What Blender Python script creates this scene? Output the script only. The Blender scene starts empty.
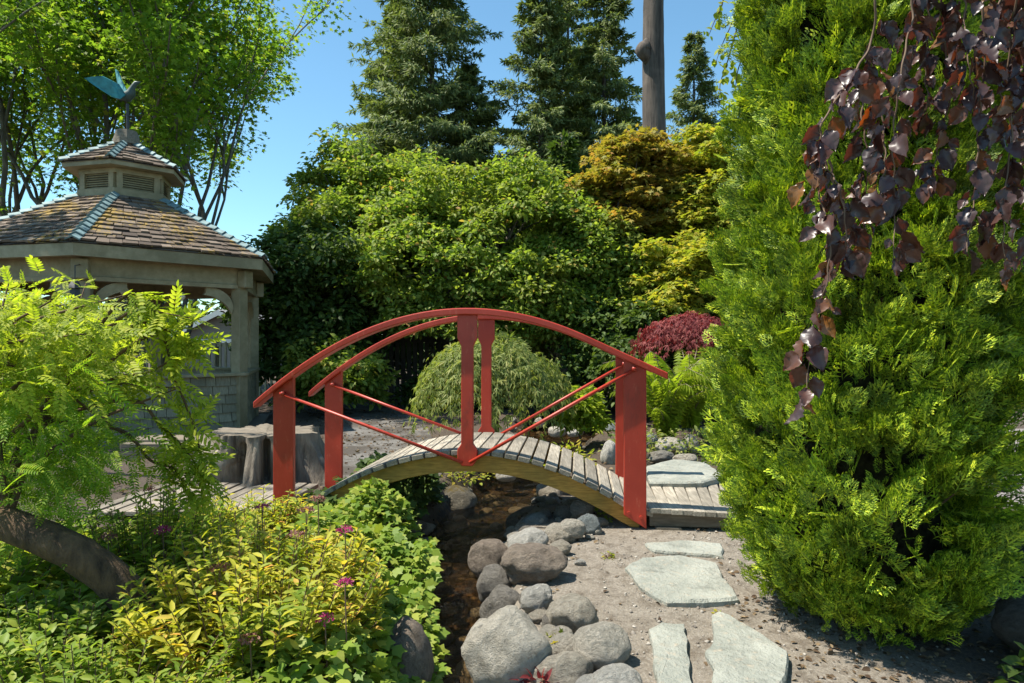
import bpy, math, random
import numpy as np
from mathutils import Vector, Matrix, noise as mnoise
R = math.radians
rnd = random.Random(7)
rng = np.random.default_rng(7)
SC = bpy.context.scene
COL = SC.collection

# ------------------------------------------------------------------ camera, sky, sun, exposure
F = 683.0
CZ = 1.35
cd = bpy.data.cameras.new('camera'); cam = bpy.data.objects.new('camera', cd); COL.objects.link(cam)
cam.location = (0, 0, CZ); cam.rotation_euler = (R(90), 0, 0)
cd.sensor_width = 36; cd.lens = 36 * F / 1024; cd.clip_start = 0.05; cd.clip_end = 2000
SC.camera = cam
SUN = Vector((-0.56, -0.05, 1.12)).normalized()          # direction towards the sun
w = bpy.data.worlds.new('World'); SC.world = w; w.use_nodes = True
nt = w.node_tree; bg = nt.nodes['Background']
sky = nt.nodes.new('ShaderNodeTexSky'); sky.sky_type = 'NISHITA'; sky.sun_disc = False
sky.sun_elevation = math.asin(SUN.z); sky.sun_rotation = math.atan2(SUN.x, SUN.y)
sky.air_density = 1.0; sky.dust_density = 0.3; sky.ozone_density = 1.6
tn = nt.nodes.new('ShaderNodeMix'); tn.data_type = 'RGBA'; tn.blend_type = 'MULTIPLY'; tn.inputs[0].default_value = 1; tn.inputs[7].default_value = (.80, 1.08, 1.06, 1)
nt.links.new(sky.outputs[0], tn.inputs[6]); nt.links.new(tn.outputs[2], bg.inputs[0]); bg.inputs[1].default_value = 0.108
sl = bpy.data.lights.new('sun', 'SUN'); sl.energy = 5.0; sl.angle = R(0.5); sl.color = (1.0, 0.94, 0.83)
so = bpy.data.objects.new('sun', sl); COL.objects.link(so)
so.rotation_euler = (-SUN).to_track_quat('-Z', 'Y').to_euler()
vs = SC.view_settings
vs.view_transform = 'Standard'; vs.look = 'None'; vs.exposure = 0.9; vs.gamma = 1.0; vs.use_curve_mapping = False
SC.cycles.max_bounces = 8; SC.cycles.transparent_max_bounces = 12; SC.cycles.transmission_bounces = 6
SC.cycles.diffuse_bounces = 4; SC.cycles.use_denoising = True

# ------------------------------------------------------------------ placing
def P(px, py, Y): return np.array([(px - 512) / F * Y, Y, CZ - (py - 341.5) / F * Y])
def G(px, py, z=0.0): return P(px, py, (CZ - z) * F / (py - 341.5))

# ------------------------------------------------------------------ things, parts
def tag(o, label=None, cat=None, group=None, kind=None):
    if label: o['label'] = label
    if cat: o['category'] = cat
    if group: o['group'] = group
    if kind: o['kind'] = kind
    return o
def empty(name, loc, label, cat, group=None, rz=0.0):
    o = bpy.data.objects.new(name, None); COL.objects.link(o); o.location = loc; o.rotation_euler = (0, 0, rz)
    o.empty_display_size = 0.1
    return tag(o, label, cat, group)
def link(name, me, mat, parent=None, world=True):
    o = bpy.data.objects.new(name, me); COL.objects.link(o)
    if mat is not None and not me.materials: me.materials.append(mat)
    if parent is not None:
        o.parent = parent
        if world:
            m = Matrix.Identity(4)
            chain = []; q = parent
            while q is not None: chain.append(q); q = q.parent
            for q in reversed(chain): m = m @ q.matrix_parent_inverse @ q.matrix_basis
            o.matrix_parent_inverse = m.inverted()
    return o
def mesh_np(name, V, Fc, smooth=False):
    V = np.asarray(V, dtype=np.float32); Fc = np.asarray(Fc, dtype=np.int32)
    me = bpy.data.meshes.new(name)
    me.vertices.add(len(V)); me.vertices.foreach_set('co', V.ravel())
    n, k = Fc.shape
    me.loops.add(n * k); me.loops.foreach_set('vertex_index', Fc.ravel())
    me.polygons.add(n); me.polygons.foreach_set('loop_start', np.arange(0, n * k, k, dtype=np.int32))
    if smooth: me.polygons.foreach_set('use_smooth', np.ones(n, dtype=bool))
    me.update(calc_edges=True); me.validate()
    return me
class MB:
    def __init__(s): s.v = []; s.f = []
    def add(s, V, Fs):
        b = len(s.v); s.v += [tuple(map(float, p)) for p in V]; s.f += [tuple(b + i for i in f) for f in Fs]
    def hexa(s, p):   # 8 corners: bottom 4 ccw, top 4 ccw
        s.add(p, [(3, 2, 1, 0), (4, 5, 6, 7), (0, 1, 5, 4), (1, 2, 6, 5), (2, 3, 7, 6), (3, 0, 4, 7)])
    def box(s, c, h, ax=None):
        c = np.array(c, float); A = np.eye(3) if ax is None else np.array(ax, float)
        p = [c + A[0] * h[0] * i + A[1] * h[1] * j + A[2] * h[2] * k for k in (-1, 1) for (i, j) in ((-1, -1), (1, -1), (1, 1), (-1, 1))]
        s.hexa(p)
    def prism(s, poly, off):   # poly: 3-D points, extruded by off
        n = len(poly); off = np.array(off, float)
        V = [np.array(q, float) for q in poly] + [np.array(q, float) + off for q in poly]
        s.add(V, [tuple(range(n))[::-1], tuple(range(n, 2 * n))] + [(i, (i + 1) % n, n + (i + 1) % n, n + i) for i in range(n)])
    def tube(s, pts, rad, n=8, cap=True, jit=0.0):
        pts = [np.array(q, float) for q in pts]
        if np.isscalar(rad): rad = [rad] * len(pts)
        V = []; prev = None
        for i, q in enumerate(pts):
            t = pts[min(i + 1, len(pts) - 1)] - pts[max(i - 1, 0)]; t = t / (np.linalg.norm(t) + 1e-9)
            if prev is None:
                a = np.array([0, 0, 1.0]) if abs(t[2]) < .9 else np.array([1.0, 0, 0])
            else: a = prev
            x = a - t * np.dot(a, t); x /= (np.linalg.norm(x) + 1e-9); prev = x; y = np.cross(t, x)
            for k in range(n):
                an = 2 * math.pi * k / n; r = rad[i] * (1 + (rnd.uniform(-jit, jit) if jit else 0))
                V.append(q + r * (math.cos(an) * x + math.sin(an) * y))
        Fs = [(i * n + k, i * n + (k + 1) % n, (i + 1) * n + (k + 1) % n, (i + 1) * n + k) for i in range(len(pts) - 1) for k in range(n)]
        if cap: Fs += [tuple(range(n))[::-1], tuple((len(pts) - 1) * n + k for k in range(n))]
        s.add(V, Fs)
    def mesh(s, name, smooth=False):
        me = bpy.data.meshes.new(name); me.from_pydata(s.v, [], s.f); me.update()
        if smooth: me.polygons.foreach_set('use_smooth', [True] * len(me.polygons))
        return me
    def build(s, name, mat, parent=None, smooth=False, bevel=0.0):
        o = link(name, s.mesh(name, smooth), mat, parent)
        if bevel:
            b = o.modifiers.new('edge', 'BEVEL'); b.width = bevel; b.segments = 2; b.limit_method = 'ANGLE'
        return o
def spline(pts, n=24):
    pts = [np.array(p, float) for p in pts]; q = [2 * pts[0] - pts[1]] + pts + [2 * pts[-1] - pts[-2]]; out = []
    m = len(pts) - 1
    for i in range(n + 1):
        t = i / n * m; k = min(int(t), m - 1); t -= k; a, b, c, d = q[k:k + 4]
        out.append(.5 * ((2 * b) + (c - a) * t + (2 * a - 5 * b + 4 * c - d) * t * t + (3 * b - 3 * c + d - a) * t ** 3))
    return out

# ------------------------------------------------------------------ leaves
def nrm(a): return a / (np.linalg.norm(a, axis=-1, keepdims=True) + 1e-9)
def leaves(T, TF, pos, axis, normal, size):
    """copies of a leaf template (x across, y along, z normal); one mesh worth of arrays"""
    Yv = nrm(axis); N = normal - Yv * (normal * Yv).sum(-1, keepdims=True); N = nrm(N); X = np.cross(Yv, N)
    size = np.broadcast_to(np.asarray(size, float).reshape(-1, 1, 1), (len(pos), 1, 1))
    V = pos[:, None, :] + size * (T[None, :, 0:1] * X[:, None] + T[None, :, 1:2] * Yv[:, None] + T[None, :, 2:3] * N[:, None])
    Fc = TF[None] + (np.arange(len(pos)) * len(T))[:, None, None]
    return V.reshape(-1, 3), Fc.reshape(-1, TF.shape[1])
def leafobj(name, parts, mat, parent=None):
    """parts: list of (V,F) with the same face size"""
    Vs = []; Fs = []; b = 0
    for V, Fc in parts: Vs.append(V); Fs.append(Fc + b); b += len(V)
    return link(name, mesh_np(name, np.concatenate(Vs), np.concatenate(Fs)), mat, parent)
KITE = (np.array([[0, 0, 0], [.33, .45, .10], [0, 1, -.06], [-.33, .45, .10]]), np.array([[0, 1, 2], [0, 2, 3]]))
FOLD = (np.array([[0, 0, 0], [0, .35, -.01], [0, .72, -.05], [0, 1, -.14], [.26, .25, .10], [.25, .62, .05], [-.26, .25, .10], [-.25, .62, .05]]),
        np.array([[0, 4, 1], [1, 4, 5], [1, 5, 2], [2, 5, 3], [0, 1, 6], [1, 7, 6], [1, 2, 7], [2, 3, 7]]))
LANCE = (FOLD[0] * np.array([.62, 1, .8]), FOLD[1])
BROAD = (FOLD[0] * np.array([1.45, 1, 1.5]), FOLD[1])
def star(lobes, inner=.42, fold=.06):
    pts = [[0, 0, 0]]
    c = np.array([0, .4, 0.0]); F_ = []
    V = [list(c)]
    m = len(lobes)
    for i, (a, r) in enumerate(lobes):
        an = R(a); V.append([r * math.sin(an), .4 + r * math.cos(an), -fold * r * 2])
        a2 = R((a + lobes[(i + 1) % m][0] + (360 if i == m - 1 else 0)) / 2)
        V.append([inner * math.sin(a2) * .62, .4 + inner * math.cos(a2) * .62, fold * .5])
    n = len(V) - 1
    for i in range(n): F_.append([0, 1 + (i + 1) % n, 1 + i])
    return np.array(V), np.array(F_)
MAPLE = star([(0, .62), (62, .58), (125, .42), (235, .42), (298, .58)])
IVY = star([(0, .60), (65, .50), (140, .42), (220, .42), (295, .50)], inner=.55)
def rdir(n): return nrm(rng.normal(size=(n, 3)))
def upish(n, spread): return nrm(np.array([0, 0, 1.0]) + spread * rng.normal(size=(n, 3)))
def dnoise(p, s, seed=0.0):
    return np.array([mnoise.noise(Vector((float(q[0]) * s + seed, float(q[1]) * s, float(q[2]) * s))) for q in p])

# ------------------------------------------------------------------ materials
def newmat(name):
    m = bpy.data.materials.new(name); m.use_nodes = True; n = m.node_tree
    return m, n, n.nodes['Principled BSDF']
def N(n, t, **kw):
    x = n.nodes.new(t)
    for k, v in kw.items(): setattr(x, k, v)
    return x
def ramp(n, stops, fac=None, interp='LINEAR'):
    r = N(n, 'ShaderNodeValToRGB'); r.color_ramp.interpolation = interp
    e = r.color_ramp.elements
    while len(e) < len(stops): e.new(.5)
    for i, (p, c) in enumerate(stops):
        e[i].position = p; e[i].color = (*c, 1)
    if fac is not None: n.links.new(fac, r.inputs[0])
    return r
def noise_tex(n, scale, detail=5, rough=.55, vec=None, dim='3D'):
    t = N(n, 'ShaderNodeTexNoise'); t.inputs['Scale'].default_value = scale; t.inputs['Detail'].default_value = detail
    t.inputs['Roughness'].default_value = rough
    if vec is not None: n.links.new(vec, t.inputs['Vector'])
    return t
def mixc(n, a, b, fac, mode='MIX'):
    m = N(n, 'ShaderNodeMix', data_type='RGBA', blend_type=mode)
    for s, v in ((6, a), (7, b)):
        if hasattr(v, 'is_output') or isinstance(v, bpy.types.NodeSocket): n.links.new(v, m.inputs[s])
        else: m.inputs[s].default_value = (*v, 1)
    if isinstance(fac, bpy.types.NodeSocket): n.links.new(fac, m.inputs[0])
    else: m.inputs[0].default_value = fac
    return m.outputs[2]
def coords(n, scale=(1, 1, 1), rot=(0, 0, 0)):
    g = N(n, 'ShaderNodeNewGeometry'); mp = N(n, 'ShaderNodeMapping')
    mp.inputs['Scale'].default_value = scale; mp.inputs['Rotation'].default_value = rot
    n.links.new(g.outputs['Position'], mp.inputs['Vector']); return mp.outputs[0]
def bump(n, b, height, strength=.4, dist=.02):
    x = N(n, 'ShaderNodeBump'); x.inputs['Strength'].default_value = strength; x.inputs['Distance'].default_value = dist
    n.links.new(height, x.inputs['Height']); n.links.new(x.outputs[0], b.inputs['Normal'])
def leafmat(name, stops, trans=.38, tint=(1.25, 1.35, .55), rough=.55, spec=.22, patch=None, pscale=.8, gain=1.75, warm=1.2):
    """stops: colours picked at random for each leaf; patch: (colour, amount) in uneven clumps"""
    m, n, b = newmat(name); trans = min(.55, trans + .1)
    stops = [(p, (c[0] * gain * warm, c[1] * gain, c[2] * gain)) for p, c in stops]
    if patch: patch = ((patch[0][0] * gain * warm, patch[0][1] * gain, patch[0][2] * gain), patch[1])
    g = N(n, 'ShaderNodeNewGeometry')
    c = ramp(n, stops, g.outputs['Random Per Island']).outputs[0]
    if patch:
        t = noise_tex(n, pscale, 3, .6, g.outputs['Position'])
        f = ramp(n, [(.48, (0, 0, 0)), (.66, (patch[1],) * 3)], t.outputs[0]).outputs[0]
        c = mixc(n, c, patch[0], f)
    n.links.new(c, b.inputs['Base Color']); b.inputs['Roughness'].default_value = rough
    b.inputs['Specular IOR Level'].default_value = spec
    tr = N(n, 'ShaderNodeBsdfTranslucent'); n.links.new(mixc(n, c, tint, 1.0, 'MULTIPLY'), tr.inputs[0])
    mx = N(n, 'ShaderNodeMixShader'); mx.inputs[0].default_value = trans
    n.links.new(b.outputs[0], mx.inputs[1]); n.links.new(tr.outputs[0], mx.inputs[2])
    n.links.new(mx.outputs[0], n.nodes['Material Output'].inputs[0])
    return m
def barkmat(name, c1, c2, scale=14, stretch=.18, bstr=.7):
    m, n, b = newmat(name); v = coords(n, (1, 1, stretch))
    t = noise_tex(n, scale, 8, .65, v); t2 = noise_tex(n, 2.2, 3, .5, coords(n))
    c = ramp(n, [(.3, c1), (.68, c2)], t.outputs[0]).outputs[0]
    c = mixc(n, c, tuple(x * 1.5 for x in c2), ramp(n, [(.5, (0, 0, 0)), (.75, (.5,) * 3)], t2.outputs[0]).outputs[0])
    n.links.new(c, b.inputs['Base Color']); b.inputs['Roughness'].default_value = .9
    bump(n, b, t.outputs[0], bstr, .03); return m
def woodmat(name, c1, c2, rot=(0, 0, 0), sc=(2, 30, 30), rough=.8, stain=None, rand=.25):
    m, n, b = newmat(name)
    v = coords(n, sc, rot); t = noise_tex(n, 3, 6, .6, v); t2 = noise_tex(n, 1.7, 4, .6, coords(n, (1, 1, 1)))
    c = ramp(n, [(.32, c1), (.7, c2)], t.outputs[0]).outputs[0]
    g = N(n, 'ShaderNodeNewGeometry')
    k = ramp(n, [(0, (1 - rand,) * 3), (1, (1 + rand,) * 3)], g.outputs['Random Per Island']).outputs[0]
    c = mixc(n, c, k, 1.0, 'MULTIPLY')
    if stain: c = mixc(n, c, stain, ramp(n, [(.46, (0, 0, 0)), (.66, (.75,) * 3)], t2.outputs[0]).outputs[0])
    n.links.new(c, b.inputs['Base Color']); b.inputs['Roughness'].default_value = rough
    bump(n, b, t.outputs[0], .25, .006); return m
def stonemat(name, c1, c2, spots=(.5, .49, .45), scale=4, rough=.85, lichen=.25, moss=0.0, spec=.3):
    m, n, b = newmat(name); o = N(n, 'ShaderNodeTexCoord'); oi = N(n, 'ShaderNodeObjectInfo')
    ad = N(n, 'ShaderNodeVectorMath', operation='ADD'); n.links.new(o.outputs['Object'], ad.inputs[0])
    n.links.new(oi.outputs['Random'], ad.inputs[1])
    ml = N(n, 'ShaderNodeVectorMath', operation='MULTIPLY_ADD'); n.links.new(oi.outputs['Random'], ml.inputs[0])
    ml.inputs[1].default_value = (37, 19, 53); n.links.new(o.outputs['Object'], ml.inputs[2]); v = ml.outputs[0]
    t = noise_tex(n, scale, 9, .68, v); t2 = noise_tex(n, scale * 9, 4, .7, v); t3 = noise_tex(n, scale * 1.7, 5, .7, v)
    c = ramp(n, [(.3, c1), (.7, c2)], t.outputs[0]).outputs[0]
    c = mixc(n, c, spots, ramp(n, [(.55, (0, 0, 0)), (.72, (lichen * 2,) * 3)], t2.outputs[0]).outputs[0])
    c = mixc(n, c, tuple(x * .45 for x in c1), ramp(n, [(.56, (0, 0, 0)), (.7, (.55,) * 3)], t3.outputs[0]).outputs[0])
    if moss:
        g = N(n, 'ShaderNodeNewGeometry'); sx = N(n, 'ShaderNodeSeparateXYZ'); n.links.new(g.outputs['Normal'], sx.inputs[0])
        mm = N(n, 'ShaderNodeMath', operation='MULTIPLY'); n.links.new(sx.outputs[2], mm.inputs[0]); n.links.new(t3.outputs[0], mm.inputs[1])
        f = ramp(n, [(.36, (0, 0, 0)), (.52, (moss,) * 3)], mm.outputs[0]).outputs[0]
        c = mixc(n, c, mixc(n, (.05, .07, .015), (.24, .13, .02), t2.outputs[0]), f)
    n.links.new(c, b.inputs['Base Color']); b.inputs['Roughness'].default_value = rough; b.inputs['Specular IOR Level'].default_value = spec
    mx = N(n, 'ShaderNodeMath', operation='ADD'); n.links.new(t.outputs[0], mx.inputs[0])
    m2 = N(n, 'ShaderNodeMath', operation='MULTIPLY'); n.links.new(t2.outputs[0], m2.inputs[0]); m2.inputs[1].default_value = .35
    n.links.new(m2.outputs[0], mx.inputs[1]); bump(n, b, mx.outputs[0], 1.0, .05); return m
def plainmat(name, c, rough=.6, metal=0.0, var=.15, scale=6, bstr=.1, spec=.5):
    m, n, b = newmat(name); t = noise_tex(n, scale, 6, .6, coords(n))
    cc = ramp(n, [(.3, tuple(x * (1 - var) for x in c)), (.7, tuple(min(1, x * (1 + var)) for x in c))], t.outputs[0]).outputs[0]
    n.links.new(cc, b.inputs['Base Color']); b.inputs['Roughness'].default_value = rough; b.inputs['Metallic'].default_value = metal
    b.inputs['Specular IOR Level'].default_value = spec
    bump(n, b, t.outputs[0], bstr, .01); return m

M = {}
# red bridge paint: weathered, slightly chalky, scuffs
m, n, b = newmat('red_paint'); g = coords(n)
t = noise_tex(n, 3, 5, .6, g); t2 = noise_tex(n, 45, 4, .7, coords(n, (1, 1, .25)))
c = ramp(n, [(.3, (.37, .027, .011)), (.7, (.49, .046, .021))], t.outputs[0]).outputs[0]
c = mixc(n, c, (.56, .15, .085), ramp(n, [(.58, (0, 0, 0)), (.76, (.6,) * 3)], t2.outputs[0]).outputs[0])
t4 = noise_tex(n, 7, 7, .75, coords(n, (1, 1, .4)))
c = mixc(n, c, (.16, .022, .012), ramp(n, [(.56, (0, 0, 0)), (.74, (.75,) * 3)], t4.outputs[0]).outputs[0])
n.links.new(c, b.inputs['Base Color']); b.inputs['Roughness'].default_value = .42; bump(n, b, t2.outputs[0], .12, .004)
M['red'] = m
M['deck'] = woodmat('grey_deck_wood', (.17, .145, .11), (.43, .38, .30), rot=(0, 0, R(-5.5)), sc=(30, 2, 30), rand=.28, stain=(.12, .11, .085))
M['walk'] = woodmat('brown_grey_walk_wood', (.13, .105, .08), (.32, .275, .215), rot=(0, 0, R(-5.5)), sc=(30, 2, 30), rand=.3, stain=(.10, .085, .06))
M['stringer'] = woodmat('mossy_amber_wood', (.30, .155, .026), (.58, .32, .065), rot=(0, 0, R(-5.5)), sc=(2, 30, 30), stain=(.13, .11, .022), rand=.05)
M['oldwood'] = woodmat('old_brown_wood', (.10, .08, .055), (.22, .18, .13), sc=(2, 20, 20))
M['fence'] = woodmat('dark_fence_wood', (.05, .042, .034), (.12, .10, .08), sc=(14, 14, 1.5), rand=.35)
M['gaz'] = woodmat('taupe_paint', (.23, .187, .10), (.33, .275, .165), sc=(4, 4, 4), rough=.65, stain=(.16, .13, .065), rand=.10)
M['gazsh'] = woodmat('taupe_wall_shingle', (.185, .16, .10), (.30, .265, .175), sc=(18, 18, 3), rough=.8, stain=(.15, .135, .08), rand=.25)
m, n, b = newmat('cedar_roof_shingle'); g = N(n, 'ShaderNodeNewGeometry')
c = ramp(n, [(0, (.055, .037, .026)), (.5, (.115, .082, .058)), (1, (.21, .16, .12))], g.outputs['Random Per Island']).outputs[0]
t = noise_tex(n, 1.5, 4, .65, coords(n)); t2 = noise_tex(n, 22, 5, .7, coords(n))
f = N(n, 'ShaderNodeMath', operation='MULTIPLY'); n.links.new(t.outputs[0], f.inputs[0]); n.links.new(t2.outputs[0], f.inputs[1])
c = mixc(n, c, (.30, .19, .03), ramp(n, [(.285, (0, 0, 0)), (.34, (.9,) * 3)], f.outputs[0]).outputs[0])
n.links.new(c, b.inputs['Base Color']); b.inputs['Roughness'].default_value = .9; bump(n, b, t2.outputs[0], .6, .02)
M['roof'] = m
M['copper'] = plainmat('verdigris_copper', (.15, .225, .23), .6, .1, .45, 9)
M['birdcopper'] = plainmat('blue_green_copper', (.035, .20, .22), .5, .2, .5, 7)
M['darkcopper'] = plainmat('dark_bronze', (.04, .065, .06), .5, .2, .4, 9)
M['darkmetal'] = plainmat('dark_metal', (.05, .05, .05), .5, .6)
M['glassbulb'] = plainmat('frosted_bulb', (.75, .72, .65), .2)
M['bark'] = barkmat('grey_bark', (.06, .05, .042), (.17, .145, .12))
M['barkbrown'] = barkmat('brown_bark', (.03, .017, .008), (.17, .10, .05), 22, .4, 1.0)
M['firbark'] = barkmat('fir_bark', (.03, .023, .018), (.125, .098, .078), 9, .10, 1.0)
M['stumpwood'] = barkmat('weathered_stump', (.045, .034, .024), (.30, .25, .19), 11, .16, 1.0)
M['twig'] = plainmat('brown_twig', (.14, .085, .05), .8)
M['redtwig'] = plainmat('pale_twig', (.26, .20, .13), .7)
M['siding'] = woodmat('grey_siding', (.17, .16, .15), (.24, .23, .21), sc=(1, 1, 30))
M['white'] = plainmat('white_trim', (.75, .75, .72), .6, 0, .06)
M['houseroof'] = plainmat('grey_roofing', (.22, .22, .23), .9, 0, .3, 30)

# ------------------------------------------------------------------ ground with the stream channel
SX = [(-3, -.50), (2.0, -.42), (3.2, -.32), (4.2, -.34), (5.2, -.38), (6.2, -.18), (7.4, .06), (9, .35), (11, .75), (13, 1.0), (16, 1.2)]
SW = [(-3, .22), (3.0, .22), (4.2, .26), (5.5, .33), (7.4, .45), (10, .5), (12, .75), (14, .4), (15.5, .05)]
def sxc(y): return np.interp(y, [a for a, _ in SX], [b for _, b in SX])
def swd(y): return np.interp(y, [a for a, _ in SW], [b for _, b in SW])
WZ = -0.20
def H0(x, y):
    x = np.asarray(x, float); y = np.asarray(y, float)
    d = np.abs(x - sxc(y)) / np.maximum(swd(y), .02)
    t = np.clip((d - .75) / .75, 0, 1); t = t * t * (3 - 2 * t)
    depth = np.where(y < 15.5, .30, 0) * np.clip((15.8 - y) / 1.5, 0, 1)
    h = -depth * (1 - t)
    h = h + .25 * np.clip((-x - 1.0) / 1.2, 0, 1) * np.clip((3.6 - y) / 1.6, 0, 1) * 0.4
    return h
def H(x, y): return float(H0(x, y)) + .012 * mnoise.noise(Vector((x * 3, y * 3, 0))) + .03 * mnoise.noise(Vector((x * .5, y * .5, 3)))
xs = np.concatenate([np.linspace(-160, -20, 12), np.linspace(-18, -4.2, 26), np.linspace(-4, 4, 150), np.linspace(4.2, 18, 26), np.linspace(20, 160, 12)])
ys = np.concatenate([np.linspace(-60, -4, 8), np.linspace(-3, 1.2, 12), np.linspace(1.3, 8, 150), np.linspace(8.15, 18, 60), np.linspace(19, 400, 30)])
GX, GY = np.meshgrid(xs, ys); GZ = H0(GX, GY)
GZ = GZ + np.array([.012 * mnoise.noise(Vector((x * 3, y * 3, 0))) + .03 * mnoise.noise(Vector((x * .5, y * .5, 3))) for x, y in zip(GX.ravel(), GY.ravel())]).reshape(GX.shape)
nx, ny = len(xs), len(ys); idx = np.arange(nx * ny).reshape(ny, nx)
FF = np.stack([idx[:-1, :-1], idx[:-1, 1:], idx[1:, 1:], idx[1:, :-1]], -1).reshape(-1, 4)
m, n, b = newmat('garden_soil'); g = coords(n)
t = noise_tex(n, 1.2, 6, .6, g); t2 = noise_tex(n, 70, 5, .75, g); vo = N(n, 'ShaderNodeTexVoronoi'); vo.inputs['Scale'].default_value = 55; n.links.new(g, vo.inputs['Vector'])
t3 = noise_tex(n, 9, 6, .7, g)
dirt = ramp(n, [(.25, (.15, .122, .09)), (.5, (.28, .24, .19)), (.8, (.43, .38, .31))], t2.outputs[0]).outputs[0]
dirt = mixc(n, dirt, (.12, .092, .062), ramp(n, [(.46, (0, 0, 0)), (.66, (.8,) * 3)], t3.outputs[0]).outputs[0])
stone_c = ramp(n, [(0, (.20, .19, .17)), (1, (.60, .57, .52))], vo.outputs['Color']).outputs[0]
dirt = mixc(n, dirt, stone_c, ramp(n, [(.0, (.8,) * 3), (.28, (0, 0, 0))], vo.outputs['Distance']).outputs[0])
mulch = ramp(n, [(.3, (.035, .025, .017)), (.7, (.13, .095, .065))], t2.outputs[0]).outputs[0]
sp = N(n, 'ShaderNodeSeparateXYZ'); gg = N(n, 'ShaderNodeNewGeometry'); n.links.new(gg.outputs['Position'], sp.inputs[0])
# open trodden dirt near the flagstones, mulch elsewhere; on the right it also paints in the conifer's shadow
mr = N(n, 'ShaderNodeMapRange'); mr.inputs[1].default_value = 5.2; mr.inputs[2].default_value = 6.2; n.links.new(sp.outputs[1], mr.inputs[0])
mr2 = N(n, 'ShaderNodeMapRange'); mr2.inputs[1].default_value = -.15; mr2.inputs[2].default_value = -.5; n.links.new(sp.outputs[0], mr2.inputs[0])
mm = N(n, 'ShaderNodeMath', operation='MAXIMUM'); n.links.new(mr.outputs[0], mm.inputs[0]); n.links.new(mr2.outputs[0], mm.inputs[1])
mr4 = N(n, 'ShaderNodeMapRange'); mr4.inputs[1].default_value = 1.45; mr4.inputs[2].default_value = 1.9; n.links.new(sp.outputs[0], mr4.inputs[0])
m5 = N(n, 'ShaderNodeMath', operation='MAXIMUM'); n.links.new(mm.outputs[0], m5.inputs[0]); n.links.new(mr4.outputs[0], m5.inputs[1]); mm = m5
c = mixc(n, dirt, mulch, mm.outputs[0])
vb = N(n, 'ShaderNodeTexVoronoi'); vb.inputs['Scale'].default_value = 17; n.links.new(g, vb.inputs['Vector'])
bed = ramp(n, [(0, (.03, .018, .008)), (.5, (.11, .06, .02)), (.85, (.24, .15, .05)), (1, (.34, .28, .2))], vb.outputs['Color']).outputs[0]
bed = mixc(n, (.02, .014, .008), bed, ramp(n, [(.3, (1,) * 3), (.62, (.1,) * 3)], vb.outputs['Distance']).outputs[0])
mr3 = N(n, 'ShaderNodeMapRange'); mr3.inputs[1].default_value = -.09; mr3.inputs[2].default_value = -.16; n.links.new(sp.outputs[2], mr3.inputs[0])
bed = mixc(n, bed, (.012, .010, .007), ramp(n, [(.42, (0, 0, 0)), (.60, (.75,) * 3)], noise_tex(n, 2.6, 5, .65, g).outputs[0]).outputs[0])
c = mixc(n, c, bed, mr3.outputs[0])
n.links.new(c, b.inputs['Base Color']); b.inputs['Roughness'].default_value = .95
mx = N(n, 'ShaderNodeMath', operation='ADD'); n.links.new(t2.outputs[0], mx.inputs[0]); n.links.new(t3.outputs[0], mx.inputs[1])
bump(n, b, mx.outputs[0], .8, .03); M['soil'] = m
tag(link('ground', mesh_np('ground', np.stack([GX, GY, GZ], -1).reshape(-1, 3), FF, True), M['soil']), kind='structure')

# stream water
V = []; Fs = []
yy = np.linspace(-2.5, 15.2, 120)
for i, y in enumerate(yy):
    c0, h0 = sxc(y), swd(y) * 1.25
    for k in range(9): V.append((c0 + (k / 4 - 1) * h0, y, WZ + .006 * mnoise.noise(Vector((k * 1.3, y * 6, 0)))))
for i in range(len(yy) - 1):
    for k in range(8): Fs.append((i * 9 + k, i * 9 + k + 1, i * 9 + 10 + k, i * 9 + 9 + k))
m, n, b = newmat('stream_water')
fr = N(n, 'ShaderNodeFresnel'); fr.inputs[0].default_value = 1.33
tr = N(n, 'ShaderNodeBsdfTransparent'); tr.inputs[0].default_value = (.78, .66, .48, 1)
gl = N(n, 'ShaderNodeBsdfGlossy'); gl.inputs['Roughness'].default_value = .03
ms = N(n, 'ShaderNodeMixShader')
t = noise_tex(n, 14, 5, .65, coords(n, (1, .6, 1))); bm_ = N(n, 'ShaderNodeBump'); bm_.inputs['Strength'].default_value = .9; bm_.inputs['Distance'].default_value = .11
n.links.new(t.outputs[0], bm_.inputs['Height']); n.links.new(bm_.outputs[0], gl.inputs['Normal']); n.links.new(bm_.outputs[0], fr.inputs['Normal'])
n.links.new(fr.outputs[0], ms.inputs[0]); n.links.new(tr.outputs[0], ms.inputs[1]); n.links.new(gl.outputs[0], ms.inputs[2])
n.links.new(ms.outputs[0], n.nodes['Material Output'].inputs[0]); M['water'] = m
tag(link('stream_water', mesh_np('stream_water', V, Fs, True), M['water']), kind='structure')

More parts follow.
